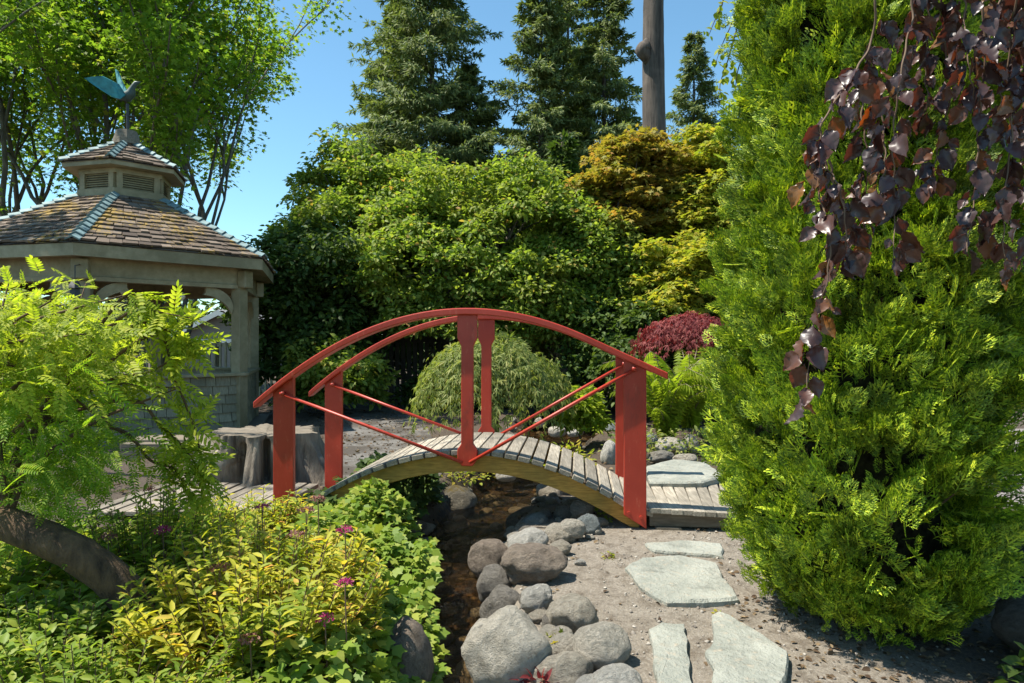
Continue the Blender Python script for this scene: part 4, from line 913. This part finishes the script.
# ferns
def pinna_tmpl(pairs=16, w=.22):
    V = []; Fs = []
    for i in range(pairs):
        t = (i + .7) / pairs; L = w * math.sin(math.pi * min(1, t * .85 + .15)) ** .8 * (1.05 - .55 * t)
        for s in (-1, 1):
            b = len(V); V += [[0, t - .022, 0], [s * L * .55, t + .02, -.03], [s * L, t + .06, -.07], [s * L * .5, t + .045, -.02]]; Fs += [[b, b + 1, b + 2], [b, b + 2, b + 3]]
    return np.array(V), np.array(Fs)
def frond(base, a, L, rise, w=.17, pairs=22):
    T, TF = pinna_tmpl(pairs, w); d = np.array([math.cos(a), math.sin(a), 0]); sd = np.cross(d, ZD)
    def c(t): return base + d * L * (t * .22 + .42 * t * t) + ZD * L * (rise * t - .45 * rise * t ** 3)
    V = []
    for x, y, z in T:
        p = c(y); V.append(p + sd * x * L + ZD * z * L)
    return np.array(V), TF, [c(t) for t in np.linspace(0, 1, 8)]
def fern(base, n, L, label, rise=1.35, amin=0, amax=6.283):
    e = empty('fern', tuple(base), label, 'fern'); parts = []; mb = MB()
    for i in range(n):
        V, TF, st = frond(np.array(base, float), rnd.uniform(amin, amax), L * rnd.uniform(.75, 1.15), rise * rnd.uniform(.6, 1.2)); parts.append((V, TF)); mb.tube(st, list(np.linspace(.008, .002, 8)), 4, cap=False)
    leafobj('fronds', parts, M['l_fern'], e); mb.build('stems', M['redtwig'], e)
fern((1.92, 8.5, .15), 56, 1.12, 'large bright green fern fountaining behind the right bridge post')
fern((2.35, 9.0, .2), 44, 1.15, 'second bright fern at the edge of the clipped conifer under the red mound')
# little plants under the fern
def low_plant(base, r, h, n, label, mat, T=FOLD, size=.06, name='low_plant', cat='plant', group=None):
    base = np.array(base, float); e = empty(name, tuple(base), label, cat, group)
    d = rdir(n); d[:, 2] = np.abs(d[:, 2]); rr = rng.random(n) ** .5
    pos = base + d * rr[:, None] * np.array([r, r, h]); ax = d * [1, 1, .3] + rdir(n) * .6; nm = upish(n, .5)
    leafobj('leaves', [leaves(T[0], T[1], pos, ax, nm, size * rng.uniform(.6, 1.3, n))], mat, e)
    mb = MB()
    for i in range(min(14, n)): mb.tube([base - ZD * .02, (base + pos[i]) / 2 + ZD * .01, pos[i]], [.004, .003, .002], 4, cap=False)
    mb.build('stems', M['twig'], e)
low_plant((1.45, 7.9, .05), .42, .34, 380, 'pale small-leaved plant below the fern by the bridge post', M['l_lace'], size=.055)
low_plant((2.0, 7.9, .05), .35, .30, 300, 'small-leaved plant below the fern by the conifer', M['l_lace'], size=.055)
low_plant((.62, 7.4, -.02), .28, .30, 260, 'tufted yellow green plant between pool and white boulder', M['l_goldgreen'], LANCE, size=.07)
low_plant(G(462, 478, -.05), .34, .26, 320, 'yellow green creeping plant above the mossy boulder', M['l_goldgreen'], FOLD, .05)
low_plant(G(557, 650), .055, .07, 34, 'tiny yellow green weed sprouting between the boulders', M['l_goldgreen'], MAPLE, .035)
low_plant(G(518, 676, -.02), .07, .05, 34, 'tiny green sprig in front of the largest pale boulder', M['l_ivy'], MAPLE, .035)
low_plant(G(540, 684, 0), .09, .05, 60, 'small dark red leaved plant at the bottom among the boulders', M['l_red'], LANCE, .05)
low_plant(G(548, 556), .035, .04, 26, 'tiny weed beside the egg-shaped stone', M['l_goldgreen'], FOLD, .025)
low_plant(G(595, 521), .14, .10, 90, 'dark little plant in the shade under the bridge stringer', M['l_ivy'], FOLD, .04)

low_plant((2.05, 2.62, 0), .16, .14, 60, 'dark leafy plant on the ground in the lower right corner', M['l_dark'], FOLD, .07)
low_plant((2.42, 3.0, 0), .18, .2, 60, 'broad-leaved dark plant by the retaining stones', M['l_dark'], BROAD, .10)
low_plant((.60, 4.25, 0), .04, .04, 22, 'tiny weed growing at the edge of the broad flagstone', M['l_goldgreen'], FOLD, .025)
low_plant((1.02, 3.35, 0), .035, .03, 18, 'tiny weed between the two nearest flagstones', M['l_goldgreen'], FOLD, .02)
# ------------------------------------------------------------------ clipped conifer (right foreground)
def spray_tmpl():
    V = []; Fs = []
    def leaf(p, d, L, wd):
        p = np.array(p, float); d = np.array(d, float); d /= np.linalg.norm(d); s = np.array([-d[1], d[0]]); b = len(V)
        for q, z in ((p, 0), (p + d * L * .5 + s * wd, .012), (p + d * L, -.02), (p + d * L * .5 - s * wd, .012)): V.append([q[0], q[1], z])
        Fs.extend([[b, b + 1, b + 2], [b, b + 2, b + 3]])
    leaf((0, 0), (0, 1), .5, .022); leaf((0, .42), (0, 1), .6, .036)
    for i, t in enumerate((.14, .34, .54, .74)):
        for s in (-1, 1):
            L = .52 * (1.1 - t) + .07; d = np.array([s * .82, .62]); p = np.array([0, t + .05 * s])
            leaf(p, d, L, .036)
            for k, f in enumerate((.4, .72)):
                q = p + d / np.linalg.norm(d) * L * f
                leaf(q, (s * .05, 1), L * .40, .034)
                if k == 0: leaf(q, (s * 1, -.05), L * .34, .030)
    V = np.array(V); V[:, 2] += -.10 * V[:, 0] ** 2 - .05 * V[:, 1] ** 2
    return V, np.array(Fs)
SPRAY = spray_tmpl()
def arborvitae():
    c0 = np.array([1.745, 3.36, 0.0]); e = empty('arborvitae', tuple(c0), 'big bright green clipped conifer filling the right of the view', 'conifer')
    def rad(a, z):
        r = np.interp(z, [.0, .12, .35, .75, 1.2, 2.0, 3.2, 4.4, 5.0], [.30, .45, .63, .71, .69, .62, .545, .36, .05])
        # thin, open patch on the right where the terrace shows through
        g = math.exp(-((a - R(-20)) / .55) ** 2) * math.exp(-((z - .72) / .24) ** 2); r *= 1 - .6 * g
        r *= 1 + .14 * mnoise.noise(Vector((math.cos(a) * 2.3, math.sin(a) * 2.3, z * .8))) + .16 * mnoise.noise(Vector((math.cos(a) * 5, math.sin(a) * 5, z * 1.9)))
        return r
    pos, ax, nm, sz = [], [], [], []
    npl = 1650
    for i in range(npl):
        z = .06 + 4.75 * rnd.random() ** .95; a = rnd.uniform(-math.pi, math.pi)
        if z > 3.6 and rnd.random() < .3: continue
        r = rad(a, z); o_ = np.array([math.cos(a), math.sin(a), 0]); tg = np.array([-math.sin(a), math.cos(a), 0])
        L = rnd.uniform(.12, .24); up = o_ * rnd.uniform(.35, .9) + ZD + tg * rnd.uniform(-.35, .35); up /= np.linalg.norm(up)
        base = c0 + o_ * (r - .12 + rnd.uniform(-.09, .06)) + ZD * (z - L * .5)
        for j in range(20):
            t = rnd.random() ** .8; fan = rnd.gauss(0, .55); q = base + up * L * t * .6 + tg * fan * .09 * (.4 + t) + o_ * rnd.gauss(0, .028)
            pos.append(q); dd = up + tg * fan * .9 + o_ * rnd.uniform(-.1, .7); ax.append(dd)
            nn = o_ * .9 + ZD * rnd.uniform(-.1, .9) + tg * rnd.gauss(0, .55); nm.append(nn); sz.append(rnd.uniform(.06, .115))
    # loose outer sprays reaching out at the right and low front
    for i in range(130):
        t = rnd.random(); q = P(rnd.uniform(900, 1040), rnd.uniform(455, 540), rnd.uniform(3.0, 3.5)); pos.append(q); ax.append(np.array([.9, -.35, .35]) + rng.normal(size=3) * .4); nm.append(np.array([-.1, -.2, 1]) + rng.normal(size=3) * .5); sz.append(rnd.uniform(.08, .16))
    for i in range(3200):
        z = rnd.uniform(.12, 4.4); a = rnd.uniform(-math.pi, math.pi); r = rad(a, z) * rnd.uniform(.72, .9); o_ = np.array([math.cos(a), math.sin(a), 0]); pos.append(c0 + o_ * r + ZD * z); ax.append(o_ + ZD * .6 + rng.normal(size=3) * .4); nm.append(rng.normal(size=3)); sz.append(rnd.uniform(.10, .18))
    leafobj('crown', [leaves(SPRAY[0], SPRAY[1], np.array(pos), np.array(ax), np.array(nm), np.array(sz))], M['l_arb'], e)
    nz, na = 60, 64; V = []; Fs = []  # solid core added to stop light leaking through and keep the gaps dark
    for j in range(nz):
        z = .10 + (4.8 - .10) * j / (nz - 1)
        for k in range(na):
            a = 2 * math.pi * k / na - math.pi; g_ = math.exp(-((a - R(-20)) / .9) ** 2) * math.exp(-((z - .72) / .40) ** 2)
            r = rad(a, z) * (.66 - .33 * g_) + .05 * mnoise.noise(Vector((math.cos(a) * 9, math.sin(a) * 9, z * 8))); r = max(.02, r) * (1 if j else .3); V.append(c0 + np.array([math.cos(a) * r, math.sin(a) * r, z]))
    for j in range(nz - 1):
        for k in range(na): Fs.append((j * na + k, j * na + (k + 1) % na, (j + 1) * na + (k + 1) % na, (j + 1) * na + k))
    link('light_block_core', mesh_np('light_block_core', V, Fs), M['core_dark'], e)
    mb = MB(); mb.tube([c0 + ZD * -.05, c0 + ZD * 2, c0 + ZD * 4.6], [.075, .05, .01], 8)
    for i in range(150):
        z = rnd.uniform(.08, 4.2); a = rnd.uniform(0, 6.283); o_ = np.array([math.cos(a), math.sin(a), 0]); r = rad((a + math.pi) % (2 * math.pi) - math.pi, max(z, .2) + .25) * .85
        mb.tube(spline([c0 + ZD * z * .8, c0 + o_ * r * .5 + ZD * (z + .1), c0 + o_ * r + ZD * (z + .35)], 6), list(np.linspace(.014, .004, 7)), 4, cap=False)
    for i in range(14):
        p1 = P(rnd.uniform(930, 1040), rnd.uniform(380, 520), rnd.uniform(3.1, 3.6)); mb.tube(spline([c0 + ZD * (p1[2] - .15), (c0 + p1) / 2 + ZD * (p1[2] / 2 + .0) * 1.0 - ZD * c0[2], p1], 6), list(np.linspace(.016, .004, 7)), 5, cap=False)
    mb.build('trunk', M['twig'], e, True)
arborvitae()

# slender tree behind it whose leafy twig tips show against the sky
e = empty('slender_tree', (1.95, 5.2, 0), 'slender tree with bright leafy twigs against the sky beside the clipped conifer', 'tree'); mb = MB()
b0 = np.array([1.95, 5.2, 0.0]); tp = b0 + ZD * 4.3 + np.array([-.1, 0, 0]); mb.tube(spline([b0 - ZD * .05, b0 + ZD * 2, tp], 8), list(np.linspace(.045, .015, 9)), 6)
pp = []; aa = []
for (pts) in ([(735, -40), (722, 5), (715, 20), (709, 35)], [(745, -20), (733, 20), (722, 45), (715, 65)], [(740, 20), (728, 60), (720, 85), (722, 100)], [(748, 40), (738, 70), (735, 92)]):
    q = spline([tp - ZD * .3] + [P(x, y, 5.0) for x, y in pts], 16); mb.tube(q, list(np.linspace(.009, .002, 17)), 4, cap=False)
    for k in range(7, 17):
        for _ in range(2): pp.append(q[k] + rng.normal(size=3) * .02); aa.append(rng.normal(size=3) * .6 + np.array([0, 0, -.6]))
mb.build('trunk', M['barkbrown'], e, True)
leafobj('crown', [leaves(FOLD[0] * [1.3, 1, 1], FOLD[1], np.array(pp), np.array(aa), upish(len(pp), .7) + np.array([0, -.5, 0]), .055 * rng.uniform(.6, 1.3, len(pp)))], M['l_birch'], e)

# ------------------------------------------------------------------ weeping copper beech (branches hang in from the upper right)
def beech():
    root = np.array([3.3, 2.7, 0.0]); e = empty('copper_beech', tuple(root), 'weeping dark purple beech branches hanging in front of the clipped conifer', 'tree'); mb = MB()
    mb.tube(spline([root - ZD * .05, root + np.array([-.05, 0, 1.5]), root + np.array([-.2, -.1, 2.9]), root + np.array([-.9, -.3, 3.5])], 12), list(np.linspace(.14, .05, 13)), 10, jit=.05)
    hub = root + np.array([-.9, -.3, 3.5])
    S = [[(905, -60), (872, 40), (849, 80), (822, 124), (813, 159), (819, 195), (830, 235), (826, 285), (812, 335), (806, 395)],
         [(935, -60), (912, 20), (900, 80), (893, 140), (895, 200), (893, 262)],
         [(870, 60), (862, 110), (868, 160), (862, 215), (848, 255)],
         [(960, -60), (945, 30), (950, 90), (938, 150), (930, 180)],
         [(1000, -60), (985, 60), (978, 140), (974, 200), (966, 252)],
         [(1040, -60), (1010, 40), (1012, 130), (1004, 200), (1004, 262)],
         [(1060, -40), (1040, 80), (1034, 170), (1024, 240), (1020, 270)],
         [(980, -60), (965, 10), (968, 60), (975, 100)], [(1020, -60), (1000, 0), (990, 40), (1000, 90), (1012, 130)],
         [(1060, -60), (1030, 0), (1022, 60), (1035, 120)], [(930, -60), (930, 20), (925, 70), (930, 110)],
         [(830, 160), (836, 200), (848, 225)], [(870, 45), (880, 100), (885, 160), (880, 190)], [(820, 130), (826, 165), (840, 190), (846, 240), (838, 262)]]
    pos, ax, nm = [], [], []
    for i, s in enumerate(S):
        Y = rnd.uniform(2.15, 2.55); pts = [P(x, y, Y + .04 * math.sin(k * 1.7 + i)) for k, (x, y) in enumerate(s)]
        if s[0][1] < 0: pts = [hub + (pts[0] - hub) * .25 + ZD * .12] + pts
        q = spline(pts, 10 * len(pts)); q = [p_ + np.array([.0025 * math.sin(k_ * 1.1 + i), .0025 * math.cos(k_ * .9), 0]) for k_, p_ in enumerate(q)]; mb.tube(q, list(np.linspace(.0046, .0016, len(q))), 5, cap=False)
        L = 0; k0 = len(q) // 6 if s[0][1] < 0 else 2
        for k in range(k0, len(q)):
            L += np.linalg.norm(q[k] - q[k - 1])
            if L > .022:
                L = 0
                for _ in range(2 if rnd.random() < .55 else 1):
                    o_ = np.array([rnd.gauss(0, 1), rnd.gauss(0, .8), 0]); o_ /= np.linalg.norm(o_) + 1e-6; pt = rnd.uniform(.008, .03)
                    pos.append(q[k] + o_ * pt - ZD * pt * .5); ax.append(o_ * rnd.uniform(.2, .9) + ZD * rnd.uniform(-1.3, -.4)); nm.append(np.array([rnd.gauss(-.2, .7), -.6 + rnd.gauss(0, .6), rnd.gauss(.6, .4)]))
    # ovate leaf with ruffled edge, 2x7 grid
    V = []; Fs = []; ny_ = 11; W_ = [.01, .15, .24, .30, .325, .315, .28, .225, .15, .06, 0]
    for i in range(ny_):
        t = i / (ny_ - 1)
        for s in (-1, -.5, 0, .5, 1):
            V.append([s * W_[i] * (1 + .05 * (i % 2)), t + .10 * abs(s) * (1 - t), abs(s) * .12 + (.034 * (1 if i % 2 else -1) + .06 * math.sin(i * .9 + s * 3)) * abs(s) - .30 * t * t])
    for i in range(ny_ - 1):
        for k in range(4): a = i * 5 + k; Fs += [[a, a + 1, a + 6], [a, a + 6, a + 5]]
    T = np.array(V); TF = np.array(Fs); n_ = len(pos)
    o = leafobj('leaves', [leaves(T, TF, np.array(pos), np.array(ax), np.array(nm), .086 * rng.uniform(.42, 1.2, n_))], M['l_beech'], e)
    mb.build('branches', M['twig'], e, True)
beech()

# ------------------------------------------------------------------ left foreground: leaning feathery tree
def pinnate(nl=7, lw=.42, ll=.32):
    """compound leaf: pairs of leaflets along y 0..1"""
    V = []; Fs = []
    for i in range(nl):
        t = .12 + .85 * i / (nl - 1)
        for s in ((-1, 1) if i < nl - 1 else (0,)):
            L = ll * (1 - .35 * abs(t - .5)); b = len(V); an = s * R(58 - 20 * t)
            ca, sa = math.cos(an), math.sin(an)
            for (x, y, z) in FOLD[0]:
                x, y = x * lw * 1.6 * L, y * L; V.append([x * ca + y * sa, t + y * ca - x * sa, z * L * .7 - .18 * t * t])
            Fs += [[b + q for q in f] for f in FOLD[1].tolist()]
    b = len(V); V += [[-.006, 0, 0], [.006, 0, 0], [.004, 1, -.18], [-.004, 1, -.18]]; Fs += [[b, b + 1, b + 2], [b, b + 2, b + 3]]
    return np.array(V), np.array(Fs)
PIN = pinnate(); PINF = pinnate(11, .34, .17)
def inpoly(x, y, poly):
    c = False; j = len(poly) - 1
    for i in range(len(poly)):
        if (poly[i][1] > y) != (poly[j][1] > y) and x < (poly[j][0] - poly[i][0]) * (y - poly[i][1]) / (poly[j][1] - poly[i][1]) + poly[i][0]: c = not c
        j = i
    return c
def feathery():
    base = P(150, 650, 2.75); base[2] = 0
    e = empty('feathery_tree', tuple(base), 'bright feathery-leaved tree leaning in from the lower left on a brown trunk', 'tree'); mb = MB()
    tr = spline([base - ZD * .05, P(138, 615, 2.7), P(112, 580, 2.65), P(70, 550, 2.6), P(20, 528, 2.6), P(-45, 500, 2.65), P(-90, 440, 2.75), P(-110, 360, 2.9)], 30)
    mb.tube(tr, list(np.linspace(.078, .05, 31)), 14, jit=.06)
    poly = [(-40, 284), (20, 292), (58, 302), (90, 308), (112, 314), (116, 325), (108, 345), (118, 360), (112, 388), (112, 420), (116, 455), (100, 480), (60, 500), (-40, 520)]
    pos, ax, nm, sz = [], [], [], []; pos2, ax2, nm2, sz2 = [], [], [], []
    n_ = 0
    while n_ < 720:
        x = rnd.uniform(-40, 120); y = rnd.uniform(262, 520)
        if not inpoly(x, y, poly): continue
        n_ += 1; Y = rnd.uniform(2.5, 3.9); q = P(x, y, Y); right = rnd.uniform(-.3, 1.0)
        low = y > 390 + 40 * mnoise.noise(Vector((x * .02, 0, 0))) and x < 125
        d = np.array([right, rnd.gauss(-.15, .6), rnd.uniform(-.7, .35)]); nn = np.array([rnd.gauss(0, .35), rnd.gauss(-.25, .35), 1])
        if low:
            for _ in range(3): pos2.append(q + rng.normal(size=3) * .07); ax2.append(d + rng.normal(size=3) * .4); nm2.append(nn + rng.normal(size=3) * .25); sz2.append(rnd.uniform(.09, .18))
        else:
            for _ in range(4): pos.append(q + rng.normal(size=3) * .06); ax.append(d + rng.normal(size=3) * .3); nm.append(nn + rng.normal(size=3) * .2); sz.append(rnd.uniform(.06, .13))
    # trailing sprays to the right
    for br in ([(130, 400), (160, 425), (185, 450), (200, 470)], [(150, 335), (175, 380), (195, 430), (205, 480)], [(120, 430), (150, 460), (175, 470), (190, 500)], [(120, 300), (150, 310), (190, 318)], [(120, 318), (150, 326), (178, 334), (192, 345)], [(110, 380), (150, 372), (185, 350)]):
        q = spline([P(40, 420, 3.0)] + [P(x, y, 3.0) for x, y in br], 24); mb.tube(q, list(np.linspace(.010, .003, 25)), 5, cap=False)
        for k in range(9, 25):
            for _ in range(2): pos.append(q[k]); ax.append(rng.normal(size=3) * .6 + np.array([.5, -.2, -.2])); nm.append(upish(1, .4)[0]); sz.append(rnd.uniform(.09, .17))
    for i in range(34):
        j = rnd.randrange(len(pos)); p1 = pos[j]; s_ = tr[rnd.randint(18, 30)]; mb.tube(spline([s_, (s_ + p1) / 2 + ZD * rnd.uniform(0, .2), p1], 8), list(np.linspace(.014, .003, 9)), 5, cap=False)
    mb.build('trunk', M['barkbrown'], e, True)
    leafobj('crown', [leaves(PIN[0], PIN[1], np.array(pos), np.array(ax), np.array(nm), np.array(sz))], M['l_wist'], e)
    leafobj('lower_crown', [leaves(PINF[0], PINF[1], np.array(pos2), np.array(ax2), np.array(nm2), np.array(sz2))], M['l_wistlow'], e)
feathery()

# ------------------------------------------------------------------ spirea bushes, ivy, low border
def bush(cx, cy, rx, ry, h, nst, label, mat, size, perst, T=LANCE, group='spirea bushes in the left border', hbase=None):
    z0 = H(cx, cy); e = empty('spirea_bush', (cx, cy, z0), label, 'bush', group); mb = MB(); pos, ax, nm, sz = [], [], [], []; tops = []
    for i in range(nst):
        a = rnd.uniform(0, 6.283); r = rnd.random() ** .5; bx, by = cx + math.cos(a) * r * rx * .55, cy + math.sin(a) * r * ry * .55
        tx, ty = cx + math.cos(a) * r * rx, cy + math.sin(a) * r * ry; hh = h * (1 - .35 * r * r) * rnd.uniform(.65, 1.15)
        q = spline([(bx, by, H(bx, by) - .02), ((bx + tx) / 2, (by + ty) / 2, z0 + hh * .55), (tx, ty, z0 + hh)], 10); mb.tube(q, list(np.linspace(.0045, .0015, 11)), 4, cap=False); tops.append(q[-1])
        for k in range(perst):
            t = .25 + .75 * k / perst; p = q[min(10, int(t * 10))] + (q[min(10, int(t * 10) + 1)] - q[min(10, int(t * 10))]) * ((t * 10) % 1)
            an = k * 2.4 + a; o_ = np.array([math.cos(an), math.sin(an), 0]); pos.append(p + o_ * .004); ax.append(o_ + ZD * rnd.uniform(.1, .9)); nm.append(ZD - o_ * .3 + rng.normal(size=3) * .3); sz.append(size * rnd.uniform(.55, 1.2) * (1.1 - .4 * t))
    leafobj('leaves', [leaves(T[0], T[1], np.array(pos), np.array(ax), np.array(nm), np.array(sz))], mat, e); mb.build('stems', M['twig'], e)
    return e, tops
def flower(e, q, r, mat):
    n_ = 90; a = rng.uniform(0, 6.283, n_); rr = r * rng.random(n_) ** .5; pos = q + np.stack([rr * np.cos(a), rr * np.sin(a), .35 * r * (1 - (rr / r) ** 2) + rng.normal(size=n_) * .004], -1)
    o1 = leaves(KITE[0], KITE[1], pos, rdir(n_) * .8 + ZD * .6, upish(n_, .6), r * .36 * rng.uniform(.7, 1.3, n_))
    leafobj('flower_head', [o1], mat, e)
    mb = MB(); b0 = np.array([q[0], q[1], H(q[0], q[1])]); mb.tube(spline([b0 + np.array([.02, .02, 0]), (b0 + q) / 2 + np.array([.01, 0, 0]), q], 6), .0025, 4, cap=False); mb.build('flower_stem', M['twig'], e)
e1, t1 = bush(-1.02, 2.75, .52, .58, .62, 220, 'golden yellow spirea bush in the middle of the left border', M['l_spirea'], .075, 34)
for (px, py, Y) in ((345, 531, 2.75), (345, 584, 2.45), (325, 620, 2.4), (262, 508, 3.1)): flower(e1, P(px, py, Y), .032, M['pink'])
for (px, py, Y) in ((296, 536, 2.8), (219, 569, 2.6), (250, 640, 2.3), (318, 500, 3.0), (306, 512, 2.95)): flower(e1, P(px, py, Y), .035, M['faded'])
e2, t2_ = bush(-1.75, 3.35, .55, .5, .58, 180, 'green spirea bush with a pink flower head behind the leaning trunk', M['l_spgreen'], .07, 28)
for (px, py, Y) in ((163, 531, 3.0),): flower(e2, P(px, py, Y), .036, M['pink'])
for (px, py, Y) in ((108, 538, 3.0), (150, 491, 3.9), (170, 493, 3.9)): flower(e2, P(px, py, Y), .035, M['faded'])
e3, t3_ = bush(-1.35, 2.2, .70, .38, .34, 190, 'shaded green spirea bush at the bottom left corner below the trunk', M['l_spgreen'], .06, 30)
e4, t4_ = bush(-2.45, 2.9, .6, .6, .50, 130, 'green leafy bush behind the leaning trunk at the left edge', M['l_spgreen'], .08, 26, FOLD)
e5, t5_ = bush(-1.55, 4.15, .5, .4, .42, 120, 'low yellow green bush in front of the plank walk', M['l_spirea'], .07, 24)
e6, t6_ = bush(-1.72, 2.55, .42, .42, .36, 150, 'mid green leafy bush in the hollow beneath the leaning trunk', M['l_ivy'], .065, 26, FOLD)
# ivy-like cover on the left bank of the stream
def cover(name, label, pts_poly, n, mat, T, size, hmax, seed):
    pos = []; k = 0
    xs_ = [p[0] for p in pts_poly]; ys_ = [p[1] for p in pts_poly]
    while k < n:
        x, y = rnd.uniform(min(xs_), max(xs_)), rnd.uniform(min(ys_), max(ys_))
        if not inpoly(x, y, pts_poly): continue
        k += 1; hh = hmax * (.65 + .8 * mnoise.noise(Vector((x * 2.2, y * 2.2, seed)))); hh *= np.clip((-x - .30) / .25, .15, 1)
        pos.append((x, y, max(H(x, y), -.1) + max(.02, hh) * rnd.uniform(.3, 1.0) ** .5))
    pos = np.array(pos); nm = upish(n, .45) + np.array([.15, -.25, 0]); ax = rdir(n) * [1, 1, .3] + np.array([.2, -.4, -.1])
    o = leafobj(name, [leaves(T[0], T[1], pos, ax, nm, size * rng.uniform(.5, 1.3, n))], mat); return tag(o, label, 'ground cover', kind='stuff')
cover('leafy_ground_cover', 'bright green lobed-leaf ground cover spilling over the left stream bank', [(-.95, 2.0), (-.33, 2.0), (-.30, 2.9), (-.42, 3.6), (-.50, 4.4), (-.75, 5.0), (-1.5, 4.9), (-1.2, 3.8), (-.9, 3.2)], 5200, M['l_ivy'], IVY, .062, .38, 3.0)
cover('dark_ground_cover', 'dark leafy ground cover under the bridge on the left bank', [(-1.5, 4.9), (-.72, 5.0), (-.62, 6.0), (-.75, 6.6), (-1.3, 6.6)], 1800, M['l_dark'], IVY, .075, .34, 5.0)
cover('border_ground_cover', 'low green leaves covering the soil of the left border', [(-3.4, 1.6), (-.8, 1.6), (-.9, 3.0), (-1.6, 4.6), (-3.2, 4.7)], 6000, M['l_spgreen'], FOLD, .06, .20, 7.0)
# small grass patch beside the plank walk
pos = np.stack([rng.uniform(-2.75, -2.0, 5000), rng.uniform(4.6, 5.9, 5000)], -1); pos = np.array([(x, y, H(x, y)) for x, y in pos])
T = np.array([[-.03, 0, 0], [.03, 0, 0], [.0, 1, .25]]); tag(leafobj('grass', [leaves(T, np.array([[0, 1, 2]]), pos, upish(5000, .35), rdir(5000), .06 * rng.uniform(.6, 1.5, 5000))], M['l_goldgreen']), kind='stuff')
